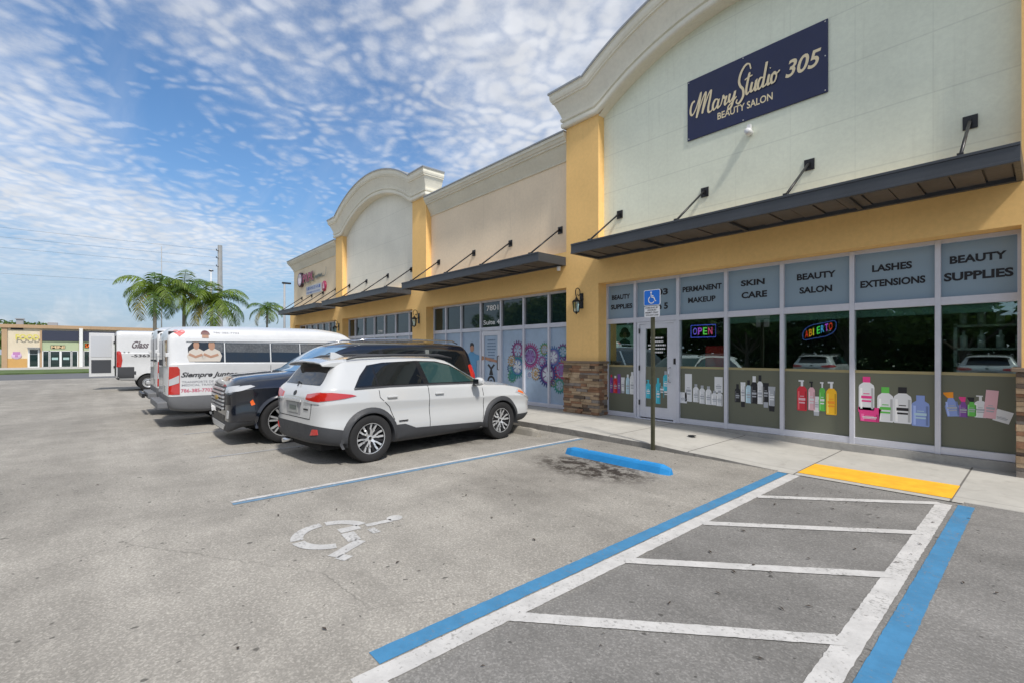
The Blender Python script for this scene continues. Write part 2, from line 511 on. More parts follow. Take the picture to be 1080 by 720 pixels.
GRASSM = mat('grass_turf', (.075, .115, .03), .9, var=.35, vscale=.8, bmp=.6, bscale=8)
b = MB()
b.face([(-900, -700, -.05), (600, -700, -.05), (600, 900, -.05), (-900, 900, -.05)])
struct(b.build('ground', GRASSM))
b = MB()
b.face([(-62, -60, .10), (-51.5, -60, .10), (-51.5, 60, .10), (-62, 60, .10)]); b.face([(-51.5, -60, .0), (-51.5, 60, .0), (-51.5, 60, .10), (-51.5, -60, .10)])
struct(b.build('grass_verge', GRASSM))
CONC = mat('sidewalk_far', (.40, .39, .36), .9, var=.1)
b = MB(); b.box(-71.0, -62, -60, 60, .0, .12); struct(b.build('far_sidewalk', CONC))
# lot edges: grass beyond it on the near and back sides is the ground sheet

# near sidewalk, kerb and ramp
def sidewalk_mat():
    m = mat('sidewalk_concrete', (.40, .385, .35), .88, var=.10, vscale=1.1, bmp=.25, bscale=45, dirt=.35)
    nt = m.node_tree; bs = nt.nodes['Principled BSDF']
    co = coords(nt); sp = nt.nodes.new('ShaderNodeSeparateXYZ'); L(nt, co, sp.inputs[0])
    fr = math_n(nt, 'FRACT', math_n(nt, 'ADD', math_n(nt, 'DIVIDE', math_n(nt, 'SUBTRACT', sp.outputs[0], -.70), 1.5), 100.5))
    d = math_n(nt, 'MULTIPLY', math_n(nt, 'ABSOLUTE', math_n(nt, 'SUBTRACT', fr, .5)), 1.5)
    j = ramp(nt, d, .005, .014, .8, 0)
    j2 = ramp(nt, math_n(nt, 'ABSOLUTE', math_n(nt, 'SUBTRACT', sp.outputs[1], 7.04)), .003, .010, .45, 0)
    jj = math_n(nt, 'MAXIMUM', j, j2)
    src = bs.inputs['Base Color'].links[0].from_socket
    L(nt, mixc(nt, jj, src, (.06, .055, .05)), bs.inputs['Base Color'])
    return m
SWM = sidewalk_mat()
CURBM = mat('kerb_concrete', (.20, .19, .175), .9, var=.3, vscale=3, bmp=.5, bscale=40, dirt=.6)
def ztop(x):
    ks = [(-40, .13), (-6.5, .13), (-4.6, .10), (-3.5, .055), (-2.35, .014), (10, .014)]
    for (a, za), (c, zc) in zip(ks, ks[1:]):
        if x <= c:
            t = (x - a) / (c - a); t = t * t * (3 - 2 * t) if zc != za else t
            return za + (zc - za) * t
    return .014
xs = [-31 + .25 * i for i in range(137)]
b = MB()
for x0, x1 in zip(xs, xs[1:]):
    z0, z1 = ztop(x0), ztop(x1)
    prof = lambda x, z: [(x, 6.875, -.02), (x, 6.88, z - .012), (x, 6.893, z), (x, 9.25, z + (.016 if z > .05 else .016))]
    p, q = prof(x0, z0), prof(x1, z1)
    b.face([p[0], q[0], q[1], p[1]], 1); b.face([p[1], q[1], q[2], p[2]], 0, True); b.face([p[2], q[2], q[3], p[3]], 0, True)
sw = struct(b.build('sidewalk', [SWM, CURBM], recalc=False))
b = MB(); b.face([(-2.19, 6.90, .0185), (-.70, 6.90, .0185), (-.70, 7.62, .0225), (-2.19, 7.62, .0225)])
b.build('yellow_ramp_panel', P_YEL, sw, recalc=False)
b = MB(); b.face([(-2.40, 6.80, .0085), (-.60, 6.80, .0085), (-.60, 6.88, .014), (-2.40, 6.88, .014)])
# cracked lip where tarmac meets the ramp
b.build('ramp_lip', SWM, sw, recalc=False)
b = MB(); b.lathe([(0, .004), (.07, .004), (.075, 0)], (-4.2, 7.95, .118), n=16); b.build('drain_cover', BLK, sw)

# wheel stops
def wheel_stop(x0, x1, y0, y1, h, m, name, label, chip=0):
    b = MB(); n = 14
    for i in range(n):
        xa = x0 + (x1 - x0) * i / n; xb = x0 + (x1 - x0) * (i + 1) / n
        def pr(x):
            e = .03 if (x - x0 < .01 or x1 - x < .01) else 0
            j = (rng.random() - .5) * chip
            return [(x, y0 + e, .0), (x, y0 + .025 + e, h * .72 - e), (x, y0 + .045 + e, h + j - e), (x, y1 - .045 - e, h + j - e), (x, y1 - .025 - e, h * .72 - e), (x, y1 - e, .0)]
        random_state = rng.getstate(); p = pr(xa); q = pr(xb)
        if i: p = last
        last = q
        for k in range(5): b.face([p[k], p[k + 1], q[k + 1], q[k]])
        if i == 0: b.face(p)
        if i == n - 1: b.face(q[::-1])
    t = thing(name, label, 'wheel stop', ((x0 + x1) / 2, (y0 + y1) / 2, 0))
    b.build('concrete_block', m, t, bevel=.008)
    return t
BLUESTOP = mat('blue_stop_paint', (.015, .23, .55), .55, var=.12, vscale=4, bmp=.4, bscale=40, dirt=.25)
GREYSTOP = mat('grey_stop_concrete', (.27, .25, .215), .9, var=.15, vscale=4, bmp=.6, bscale=40, dirt=.5)
t = wheel_stop(-5.04, -3.24, 5.52, 5.68, .115, BLUESTOP, 'wheel_stop', 'bright blue painted concrete wheel stop in the empty accessible bay')
for x in (-4.6, -3.7):
    b = MB(); b.lathe([(0, .121), (.016, .121), (.016, .112)], (x, 5.60, 0), n=10); b.build('anchor_bolt', GREYSTOP, t)
wheel_stop(-8.2, -6.38, 6.22, 6.39, .135, GREYSTOP, 'wheel_stop', 'bare grey concrete wheel stop in front of the white crossover', .01)

# ------------------------------------------------------------------ the shop building
YF, YU, YG = 8.72, 8.93, 9.06
bld = thing('retail_building', 'yellow and cream shopping plaza with arched cornices and dark awnings', 'building', (-15, 8.72, 0))
def part(name, m, f, parent=None, **kw):
    b = MB(); f(b)
    return b.build(name, m, parent or bld, **kw)
PIERS = [(-.24, .76), (-7.88, -6.89), (-15.42, -14.46), (-22.75, -21.95)]
for (a, c) in PIERS:
    part('pier', YEL, lambda b: b.box(a, c, YF, 9.25, .0, 7.6))
part('pier', YEL, lambda b: b.box(-29.86, -29.0, YF, 9.25, 0, 4.06))
BAYS = [(-6.89, -.24), (-14.46, -7.88), (-21.95, -15.42), (-29.0, -22.75)]
for (a, c) in BAYS:
    part('beam', YEL, lambda b: b.box(a, c, YF, 9.25, 3.18, 4.06))
# soffit lining of each opening is the beam's underside; door header sits behind it

def arch_pts(x0, x1, n=28, z0=7.05, r=5.9):
    xc = (x0 + x1) / 2; half = (x1 - x0) / 2
    zc = z0 - math.sqrt(r * r - half * half)
    a0 = math.asin(half / r)
    return xc, zc, [(xc + r * math.sin(-a0 + 2 * a0 * k / n), zc + r * math.cos(-a0 + 2 * a0 * k / n), -a0 + 2 * a0 * k / n) for k in range(n + 1)]
def arch_wall(x0, x1, m):
    xc, zc, pts = arch_pts(x0, x1)
    top = [(xc + (x - xc) * 1.1, zc + (z - zc) * 1.115) for x, z, a in pts]
    poly = [(x0, 4.06), (x1, 4.06), (x1, 7.5)] + [(min(max(x, x0), x1), z) for x, z in reversed(top)] + [(x0, 7.5)]
    part('upper_wall', m, lambda b: b.prism([(x, YU, z) for x, z in poly], (0, .3, 0)))
arch_wall(-6.89, -.24, PALEG)
arch_wall(-21.95, -15.42, GREYW)
part('upper_wall', CREAM, lambda b: b.box(-14.46, -7.88, YU, 9.23, 4.06, 6.9))
part('upper_wall', CREAM2, lambda b: b.box(-29.82, -22.75, YU, 9.23, 4.06, 6.9))

# cornice profile: (out, up)
PROF = [(0, 0), (.055, 0), (.085, .02), (.095, .05), (.095, .115), (.060, .13), (.060, .155), (.10, .17), (.11, .23), (.075, .25), (.10, .33), (.15, .46), (.205, .58), (.215, .61), (.255, .625), (.255, .655), (.275, .67), (.295, .73), (.295, .81), (.315, .83), (.315, .875), (0, .875)]
def cornice(frames, m, scale_out=1., prof=PROF, ext=.0, cap=True):
    b = MB()
    n = len(prof)
    vs = []
    for P, O, U in frames:
        P, O, U = Vector(P), Vector(O), Vector(U)
        for (o, h) in prof: vs.append(P + O * o * scale_out + U * h)
    fs = []
    for i in range(len(frames) - 1):
        for k in range(n):
            k2 = (k + 1) % n
            fs.append((i * n + k, i * n + k2, (i + 1) * n + k2, (i + 1) * n + k))
    fs.append(tuple(range(n))); fs.append(tuple(range(len(frames) * n - 1, (len(frames) - 1) * n - 1, -1)))
    b.idx(vs, fs, 0, False)
    return b
def arch_cornice(x0, x1, x2, x3, m):
    """pier x0..x1, arch x1..x2, pier x2..x3"""
    xc, zc, pts = arch_pts(x1, x2)
    yb = 9.28; z = 7.08
    fr = [((x0, yb, z), (-1, 0, 0), (0, 0, 1)), ((x0, YF, z), (-1, -1, 0), (0, 0, 1))]
    a0 = pts[0][2]
    def miter(sgn):
        n1 = Vector((0, 0, 1)); n2 = Vector((math.sin(sgn * abs(a0)), 0, math.cos(a0)))
        m_ = (n1 + n2).normalized(); return m_ / m_.dot(n1)
    fr.append(((x1, YF, z), (0, -1, 0), miter(-1)))
    for x, zz, a in pts[1:-1]: fr.append(((x, YF, zz), (0, -1, 0), (math.sin(a), 0, math.cos(a))))
    fr.append(((x2, YF, z), (0, -1, 0), miter(1)))
    fr += [((x3, YF, z), (1, -1, 0), (0, 0, 1)), ((x3, yb, z), (1, 0, 0), (0, 0, 1))]
    b = cornice(fr, m)
    # fills the depth between the moulding and the recessed wall below the arch
    for i in range(len(pts) - 1):
        (xa, za, _), (xb, zb, _) = pts[i], pts[i + 1]
        b.face([(xa, YF, za), (xb, YF, zb), (xb, YU + .02, zb), (xa, YU + .02, za)])
    o = b.build('arched_cornice', m, bld, recalc=True)
    # metal coping on top
    c = MB()
    prof = [(-.28, .876), (.319, .876), (.319, .840), (.330, .840), (.330, .887), (-.28, .887)]
    vs = []
    for P, O, U in fr:
        P, O, U = Vector(P), Vector(O), Vector(U)
        for (q, h) in prof: vs.append(P + O * q + U * h)
    n = len(prof); fs = []
    for i in range(len(fr) - 1):
        for k in range(n):
            k2 = (k + 1) % n; fs.append((i * n + k, i * n + k2, (i + 1) * n + k2, (i + 1) * n + k))
    c.idx(vs, fs)
    c.build('coping', COPE, o)
COPE = mat('coping_metal', (.30, .31, .32), .45, .4)
arch_cornice(-7.88, -6.89, -.24, .76, TRIMW)
arch_cornice(-22.75, -21.95, -15.42, -14.46, TRIMW)
PROF2 = [(0, 0), (.03, 0), (.04, .035), (.02, .05), (.06, .12), (.14, .26), (.19, .36), (.23, .37), (.23, .41), (.26, .43), (.29, .50), (.31, .51), (.31, .60), (0, .60)]
def straight_cornice(x0, x1, left_return=False):
    fr = []
    if left_return: fr += [((x0, 12, 6.39), (-1, 0, 0), (0, 0, 1)), ((x0, YU, 6.39), (-1, -1, 0), (0, 0, 1))]
    else: fr += [((x0, YU, 6.39), (0, -1, 0), (0, 0, 1))]
    fr += [((x1, YU, 6.39), (0, -1, 0), (0, 0, 1))]
    b = cornice(fr, TRIM, prof=PROF2)
    o = b.build('straight_cornice', TRIM, bld)
    c = MB()
    c.box(x0 - (.33 if left_return else 0), x1, YU - .33, 9.24, 6.992, 7.03)
    c.build('coping', COPE, o)
straight_cornice(-14.46, -7.88)
straight_cornice(-29.82, -22.75, True)
def shell(b):
    b.box(-29.82, -29.6, 9.23, 24, 0, 6.9); b.box(2.4, 2.6, 8.95, 24, 0, 6.9); b.box(-29.6, 2.4, 23.8, 24, 0, 6.9)
    b.box(.76, 2.6, 8.93, 9.23, 0, 6.9)
part('side_and_back_wall', CREAM, shell)
part('roof', ROOFM, lambda b: b.box(-29.6, 2.4, 9.28, 23.8, 6.1, 6.3))

# stacked stone veneer on the pier bases
STONES = [mat('stone_' + n, c, .85, var=.25, vscale=6, bmp=.9, bscale=22) for n, c in
          (('tan', (.34, .24, .15)), ('rust', (.26, .14, .08)), ('brown', (.17, .115, .08)), ('grey', (.23, .20, .175)), ('sand', (.42, .31, .20)), ('umber', (.11, .08, .06)))]
CAPM = mat('stone_cap', (.20, .15, .105), .8, var=.2, vscale=4, bmp=.5, bscale=30)
def stone_base(x0, x1, jl=False, jr=False, zt=1.34):
    b = MB()
    b.box(x0 + .005, x1 - .005, YF - .035, YF - .002, .0, zt, 5)
    z = .02
    while z < zt - .02:
        h = min(rng.choice((.045, .055, .07, .085)), zt - z)
        # front face
        x = x0 - .045
        while x < x1 + .045 - 1e-4:
            w = rng.uniform(.12, .36); xe = min(x + w, x1 + .045)
            if x1 + .045 - xe < .08: xe = x1 + .045
            pr = rng.uniform(.035, .085)
            b.box(x + .002, xe - .002, YF - pr, YF - .01, z + .002, z + h - .002, rng.choice((0, 0, 1, 1, 2, 3, 4, 4, 5)))
            x = xe
        for (flag, xx, s) in ((jl, x0, -1), (jr, x1, 1)):
            if not flag: continue
            y = YF - .03
            while y < YG - .06:
                w = rng.uniform(.10, .24); ye = min(y + w, YG - .05); pr = rng.uniform(.03, .055)
                b.box(min(xx, xx + s * pr), max(xx, xx + s * pr), y + .002, ye - .002, z + .002, z + h - .002, rng.choice((0, 1, 1, 2, 3, 4, 5)))
                y = ye
        z += h
    o = b.build('stone_base', STONES, bld)
    c = MB(); c.box(x0 - .09, x1 + .09, YF - .10, YG - .05, zt, zt + .055); c.build('stone_cap', CAPM, o, bevel=.008)
stone_base(-7.88, -6.89, False, True)
stone_base(-.24, .76, True, False)
stone_base(-15.42, -14.46, False, True)
stone_base(-22.75, -21.95, False, True)

# awnings
def awning(x0, x1, rods):
    yo = 7.77; z0, z1 = 3.72, 3.93
    b = MB()
    b.box(x0, x1, yo, yo + .06, z0, z1); b.box(x0, x0 + .06, yo + .06, YF - .003, z0, z1); b.box(x1 - .06, x1, yo + .06, YF - .003, z0, z1)
    b.box(x0, x1, yo - .012, yo, z1 - .03, z1 + .006); b.box(x0, x1, yo - .012, yo, z0 - .004, z0 + .03)
    b.box(x0 + .06, x1 - .06, YF - .07, YF - .003, z0, z1)
    a = b.build('awning', AWN, bld, bevel=.004)
    s = MB()
    x = x0 + .06
    k = 0
    while x < x1 - .07:          # ribbed deck pans
        xe = min(x + .30, x1 - .06)
        s.box(x, xe - .02, yo + .06, YF - .07, z0 + .045 + (k % 2) * .012, z0 + .075)
        x = xe; k += 1
    s.box(x0 + .06, x1 - .06, yo + .06, YF - .07, z0 + .078, z0 + .10)
    s.build('deck_pan', AWNU, a)
    n = int((x1 - x0) / 1.9)
    for i in range(1, n + 1):
        j = MB(); xx = x0 + (x1 - x0) * i / (n + 1); j.box(xx - .03, xx + .03, yo + .06, YF - .07, z0 + .006, z0 + .043)
        j.build('purlin', AWN, a)
    for x in rods:
        r = MB()
        r.tube([(x, YU - .06, 4.70), (x, yo + .10, z1 + .035)], .020, 8)
        yw = YU - .003
        if x1 - .01 < x or any(p0 < x < p1 for p0, p1 in PIERS): yw = YF - .003
        r.box(x - .075, x + .075, yw - .016, yw, 4.61, 4.79)
        r.box(x - .012, x + .012, yw - .075, yw - .016, 4.66, 4.74)
        r.box(x - .03, x + .03, yo + .05, yo + .15, z1 + .001, z1 + .05)
        r.build('tie_rod', BLK, a)
    return a
awning(-6.89, -.22, (-6.44, -4.45, -2.65, -.72))
awning(-14.46, -7.89, (-13.96, -11.94, -10.2, -8.27))
awning(-21.97, -15.5, (-21.6, -19.75, -17.75, -15.85))
awning(-28.75, -22.77, (-28.35, -26.7, -25.0, -23.25))
# small security lamp head and spotlight
part('flood_light', WHITEP, lambda b: (b.lathe([(0, -.16), (.05, -.16), (.06, -.10), (.045, 0)], (-3.59, YU - .002, 5.55), 'Y', 14), b.box(-3.62, -3.56, YU - .1, YU - .02, 5.56, 5.68)))
part('soffit_lamp', WHITEP, lambda b: b.lathe([(0, -.10), (.045, -.10), (.05, -.02), (.05, 0)], (-8.02, 8.60, 3.70), 'Z', 12))
for x in (-7.7, -6.95):
    part('junction_box', WHITEP, lambda b: b.box(x, x + .07, YF - .04, YF - .001, 3.30, 3.37)) if x > -7 and False else None

# storefronts ---------------------------------------------------------
ZB, ZG0, ZM0, ZM1, ZT = .15, .25, 2.25, 2.36, 3.12
def storefront(x0, x1, mull, door=None, plinth=True):
    b = MB()
    y0, y1 = YG - .05, YG + .06
    zb = ZB
    b.box(x0, x1, y0 - .004, y1, zb, ZG0) if door is None else None
    if door is not None:
        for (a, c) in ((x0, mull[door - 1] if door else x0), (mull[door] if door < len(mull) else x1, x1)):
            if c > a: b.box(a, c, y0 - .004, y1, zb, ZG0)
    b.box(x0, x1, y0 - .002, y1, ZM0, ZM1); b.box(x0, x1, y0 - .002, y1, ZT, 3.178)
    b.box(x0, x0 + .045, y0, y1, zb, 3.17); b.box(x1 - .045, x1, y0, y1, zb, 3.17)
    for m_ in mull: b.box(m_ - .032, m_ + .032, y0 - .012, y1, zb - .005, 3.174)
    f = b.build('storefront_frame', FRAME, bld, bevel=.003)
    if plinth:
        part('plinth', PLM, lambda b: b.box(x0, x1, YG - .11, 9.25, -.02, ZB - .003))
    return f
PLM = mat('plinth_concrete', (.33, .32, .30), .85, var=.15, vscale=2, bmp=.3, bscale=30, dirt=.4)
def pane(f, x0, x1, z0, z1, m, name='window_pane', y=YG):
    b = MB(); b.box(x0 + .02, x1 - .02, y, y + .006, z0 - .01, z1 + .01)
    return b.build(name, m, f)

# --- the beauty salon
M1 = [-6.10, -5.07, -4.08, -3.10, -2.08, -1.06]
E1 = [-6.89] + M1 + [-.24]
sf = storefront(-6.89, -.24, M1, door=1)
ZFILM = 1.31
for i in range(7):
    a, c = E1[i], E1[i + 1]
    pane(sf, a, c, ZM1, ZT, BLUEF, 'transom_pane')
    if i == 1: continue
    pane(sf, a, c, ZG0, ZM0, CGLASS)
    b = MB(); b.box(a + .03, c - .03, YG - .004, YG - .002, ZG0, ZFILM - .045); b.build('window_film', OLIVE, sf)
    b = MB(); b.box(a + .03, c - .03, YG - .005, YG - .002, ZFILM - .043, ZFILM); b.build('film_edge_strip', OLIVEB, sf)
    if i >= 3:
        b = MB(); b.box(a + .04, c - .04, YG + .03, YG + .045, 2.13, 2.245); b.build('roller_blind', mat('blind_cloth', (.30, .42, .38), .8), sf)
def words(parent, lines, xc, m=INK, y=YG - .004, name='lettering', bold=.04, **kw):
    for (body, x0, x1, z0, z1) in lines:
        b = MB(); put_flat(b, text_fit(body, x0, x1, z0, z1, bold, **kw), y); b.build(name, m, parent, recalc=False)
words(sf, [('BEAUTY', -6.76, -6.26, 2.80, 2.91), ('SUPPLIES', -6.79, -6.20, 2.58, 2.69)], 0)
words(sf, [('7803', -5.85, -5.32, 2.80, 2.94), ('Suite 5', -5.87, -5.32, 2.50, 2.64)], 0)
words(sf, [('PERMANENT', -4.99, -4.18, 2.81, 2.92), ('MAKEUP', -4.87, -4.30, 2.58, 2.69)], 0)
words(sf, [('SKIN', -3.82, -3.40, 2.81, 2.92), ('CARE', -3.81, -3.36, 2.58, 2.70)], 0)
words(sf, [('BEAUTY', -2.88, -2.31, 2.81, 2.92), ('SALON', -2.84, -2.36, 2.58, 2.69)], 0)
words(sf, [('LASHES', -1.83, -1.35, 2.82, 2.93), ('EXTENSIONS', -1.98, -1.20, 2.59, 2.70)], 0)
words(sf, [('BEAUTY', -.94, -.38, 2.82, 2.93), ('SUPPLIES', -1.0, -.32, 2.58, 2.70)], 0)
# door
dr = part('glass_door', ALUW, lambda b: (b.box(-6.06, -5.99, YG - .045, YG + .04, .16, 2.245), b.box(-5.175, -5.105, YG - .045, YG + .04, .16, 2.245),
      b.box(-5.845, -5.32, YG - .034, YG + .03, 2.10, 2.20), b.box(-5.845, -5.32, YG - .034, YG + .03, .19, .42), b.box(-5.99, -5.175, YG - .045, YG + .04, 2.20, 2.245),
      b.box(-5.985, -5.845, YG - .035, YG + .03, .19, 2.195), b.box(-5.32, -5.18, YG - .035, YG + .03, .19, 2.195), b.box(-6.07, -5.1, YG - .09, YG + .06, .13, .165)), bevel=.003)
b = MB(); b.box(-5.85, -5.31, YG - .003, YG + .003, .41, 2.11); b.build('window_pane', CGLASS, dr)
b = MB(); b.box(-5.845, -5.32, YG - .008, YG - .005, .42, 1.29); b.build('window_film', OLIVE, dr)
b = MB(); b.tube([(-5.25, YG - .04, 1.28), (-5.25, YG - .10, 1.27), (-5.25, YG - .10, .98), (-5.25, YG - .04, .97)], .013, 8); b.build('handle', CHROME, dr)
b = MB(); b.box(-5.16, -5.12, YG - .062, YG - .046, 1.35, 1.47); b.build('lock_plate', BLK, dr)
for z in (.45, 1.2, 2.0):
    b = MB(); b.box(-6.0, -5.975, YG - .06, YG - .046, z, z + .11); b.build('hinge', BLK, dr)
def fineprint(parent, xc, rows, z1, dz, m, y, hw=.2, seed=3, parent_name='opening_hours'):
    """lines of small print, too small in the photo to read"""
    b = MB(); r = random.Random(seed)
    for k in range(rows):
        w = hw * r.uniform(.6, 1.); x = xc - w
        while x < xc + w:
            lw = r.uniform(.015, .05)
            z = z1 - k * dz
            b.face([(x, y, z), (min(x + lw, xc + w), y, z), (min(x + lw, xc + w), y, z + dz * .45), (x, y, z + dz * .45)])
            x += lw + .012
    return b.build(parent_name, m, parent, recalc=False)
fineprint(dr, -5.58, 5, 1.88, .075, WHITEV, YG - .010, .22)

PC = {}
def cmat(n, c, rough=.45):
    m = mat(n, c, rough); PC[m.name] = c; return m
def bottle(parent, x, z, w, h, cap, col, capc, lab=None, kind='pump', tilt=0., label='bottle_decal'):
    """printed sticker of a bottle: outline, cap and label, each its own colour"""
    b = MB(); y = YG - .007 - (hash((round(x, 2), round(z, 2))) % 5) * .0004
    def T(p):
        c, s = math.cos(tilt), math.sin(tilt)
        return (x + p[0] * c - p[1] * s, z + p[0] * s + p[1] * c)
    bh = h * (1 - cap)
    if kind == 'tube': out = [(-w * .5, bh), (-w * .38, 0), (w * .38, 0), (w * .5, bh)]
    elif kind == 'box': out = [(-w / 2, h), (-w / 2, 0), (w / 2, 0), (w / 2, h)]
    elif kind == 'jar': out = [(-w * .5, bh), (-w * .44, 0), (w * .44, 0), (w * .5, bh)]
    elif kind == 'spray': out = [(-w * .18, bh), (-w * .3, bh * .8), (-w * .5, bh * .55), (-w * .42, 0), (w * .42, 0), (w * .5, bh * .55), (w * .3, bh * .8), (w * .18, bh)]
    else: out = [(-w * .22, bh), (-w * .46, bh * .90), (-w * .5, bh * .82), (-w * .5, .03 * h), (-w * .45, 0), (w * .45, 0), (w * .5, .03 * h), (w * .5, bh * .82), (w * .46, bh * .90), (w * .22, bh)]
    b.face([(T(p)[0], y, T(p)[1]) for p in out], 0)
    if kind != 'box':
        if kind == 'pump':
            c1 = [(-w * .12, bh), (w * .12, bh), (w * .12, h * .95), (w * .2, h * .95), (w * .2, h), (-w * .35, h), (-w * .35, h * .95), (-w * .12, h * .95)]
        elif kind == 'tube': c1 = [(-w * .40, 0), (-w * .36, -cap * h), (w * .36, -cap * h), (w * .40, 0)]
        elif kind == 'jar': c1 = [(-w * .54, bh), (w * .54, bh), (w * .54, h), (-w * .54, h)]
        elif kind == 'spray': c1 = [(-w * .2, bh), (w * .2, bh), (w * .25, h), (-w * .45, h), (-w * .45, h * .93)]
        else: c1 = [(-w * .24, bh), (w * .24, bh), (w * .24, h), (-w * .24, h)]
        b.face([(T(p)[0], y, T(p)[1]) for p in c1], 1)
    if lab:
        for (zz0, zz1, ww) in ((.30, .36, .30), (.42, .52, .34), (.58, .61, .2)):
            b.face([(T(p)[0], y - .0015, T(p)[1]) for p in [(-w * ww, bh * zz0), (w * ww, bh * zz0), (w * ww, bh * zz1), (-w * ww, bh * zz1)]], 2)
    if kind not in ('box',):
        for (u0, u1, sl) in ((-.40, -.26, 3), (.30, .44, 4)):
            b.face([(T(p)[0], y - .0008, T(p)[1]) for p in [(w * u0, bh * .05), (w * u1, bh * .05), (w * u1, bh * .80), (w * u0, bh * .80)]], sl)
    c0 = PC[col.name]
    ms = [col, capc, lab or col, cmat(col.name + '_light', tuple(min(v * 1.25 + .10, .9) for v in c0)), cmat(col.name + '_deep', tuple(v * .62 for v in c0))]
    return b.build(label, ms, parent, recalc=False)
cW = cmat('print_white', (.72, .73, .75)); cG = cmat('print_grey', (.40, .42, .46)); cK = cmat('print_black', (.015, .015, .02)); cP = cmat('print_purple', (.20, .07, .32))
cR = cmat('print_red', (.62, .03, .05)); cHP = cmat('print_pink', (.75, .05, .25)); cT = cmat('print_teal', (.05, .46, .58)); cO = cmat('print_orange', (.85, .30, .02))
cY = cmat('print_yellow', (.88, .48, .02)); cGr = cmat('print_green', (.12, .50, .08)); cB = cmat('print_blue', (.24, .33, .66)); cLB = cmat('print_light_blue', (.45, .62, .72)); cLP = cmat('print_pale_pink', (.75, .45, .5))
# first window: purple and white tubes
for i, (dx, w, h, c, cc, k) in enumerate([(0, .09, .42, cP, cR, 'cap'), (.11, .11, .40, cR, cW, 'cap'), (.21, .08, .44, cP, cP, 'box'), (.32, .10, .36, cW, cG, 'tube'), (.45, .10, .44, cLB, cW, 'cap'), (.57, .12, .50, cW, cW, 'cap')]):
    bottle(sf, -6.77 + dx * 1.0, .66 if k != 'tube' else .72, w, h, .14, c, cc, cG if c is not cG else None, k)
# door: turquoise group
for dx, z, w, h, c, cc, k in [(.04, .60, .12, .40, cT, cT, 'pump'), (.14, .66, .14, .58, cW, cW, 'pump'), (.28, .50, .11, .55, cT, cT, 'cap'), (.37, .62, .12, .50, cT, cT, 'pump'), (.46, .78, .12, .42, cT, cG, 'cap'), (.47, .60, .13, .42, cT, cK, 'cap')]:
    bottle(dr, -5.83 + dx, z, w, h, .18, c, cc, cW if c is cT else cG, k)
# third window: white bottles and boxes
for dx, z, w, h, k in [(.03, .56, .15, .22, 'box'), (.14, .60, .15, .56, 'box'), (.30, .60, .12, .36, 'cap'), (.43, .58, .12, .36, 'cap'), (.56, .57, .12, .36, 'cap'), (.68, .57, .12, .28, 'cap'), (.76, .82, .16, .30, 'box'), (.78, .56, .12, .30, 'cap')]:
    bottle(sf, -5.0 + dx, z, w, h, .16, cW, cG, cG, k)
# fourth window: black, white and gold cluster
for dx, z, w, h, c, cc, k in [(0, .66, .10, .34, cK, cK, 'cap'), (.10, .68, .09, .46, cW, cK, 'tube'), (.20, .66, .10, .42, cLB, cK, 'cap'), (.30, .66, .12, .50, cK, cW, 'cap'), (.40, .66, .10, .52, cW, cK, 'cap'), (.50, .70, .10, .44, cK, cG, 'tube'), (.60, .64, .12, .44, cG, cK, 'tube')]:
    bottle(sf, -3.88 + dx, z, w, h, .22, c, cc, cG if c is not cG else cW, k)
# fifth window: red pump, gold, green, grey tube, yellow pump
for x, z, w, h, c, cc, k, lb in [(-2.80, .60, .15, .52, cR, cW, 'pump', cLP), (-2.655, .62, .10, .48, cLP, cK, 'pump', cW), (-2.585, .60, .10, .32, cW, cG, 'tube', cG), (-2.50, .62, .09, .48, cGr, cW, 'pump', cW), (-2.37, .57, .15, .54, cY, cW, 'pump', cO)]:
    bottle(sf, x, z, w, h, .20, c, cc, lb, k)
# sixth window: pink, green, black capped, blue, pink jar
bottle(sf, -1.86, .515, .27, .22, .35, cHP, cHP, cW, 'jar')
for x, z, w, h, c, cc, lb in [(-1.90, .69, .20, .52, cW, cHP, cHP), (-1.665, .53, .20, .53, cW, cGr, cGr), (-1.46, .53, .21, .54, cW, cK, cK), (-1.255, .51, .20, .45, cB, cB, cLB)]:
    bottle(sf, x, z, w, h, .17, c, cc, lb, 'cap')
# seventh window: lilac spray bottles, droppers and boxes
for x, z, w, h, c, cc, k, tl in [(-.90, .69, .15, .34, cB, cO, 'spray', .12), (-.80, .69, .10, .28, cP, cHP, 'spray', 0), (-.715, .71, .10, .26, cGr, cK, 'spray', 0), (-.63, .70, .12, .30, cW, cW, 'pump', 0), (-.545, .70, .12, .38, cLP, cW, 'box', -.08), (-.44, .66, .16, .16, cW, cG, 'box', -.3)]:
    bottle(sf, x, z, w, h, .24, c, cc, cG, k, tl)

# salon interior, seen dimly through the clear glass
INT = mat('salon_wall', (.30, .31, .29), .9); INTF = mat('salon_floor', (.14, .13, .12), .4); INTC = mat('salon_ceiling', (.45, .45, .43), .9)
part('interior_wall', INT, lambda b: (b.box(-7.6, .4, 13.0, 13.1, .1, 3.3), b.box(-7.6, -7.5, 9.26, 13, .1, 3.3), b.box(.3, .4, 9.26, 13, .1, 3.3)))
part('interior_floor', INTF, lambda b: b.box(-7.5, .3, 9.12, 13, .05, .14))
part('interior_ceiling', INTC, lambda b: b.box(-7.5, .3, 9.26, 13, 3.25, 3.3))
sh = thing('display_shelf', 'white shelf of bottles inside the right hand salon window', 'shelf', (-.5, 9.7, .14))
b = MB(); [b.box(-.95, .2, 9.55, 9.85, z, z + .03) for z in (.9, 1.35, 1.62, 1.95)]; b.box(-.95, -.91, 9.55, 9.85, .14, 2.0); b.build('shelf', mat('shelf_white', (.6, .6, .6), .5), sh)
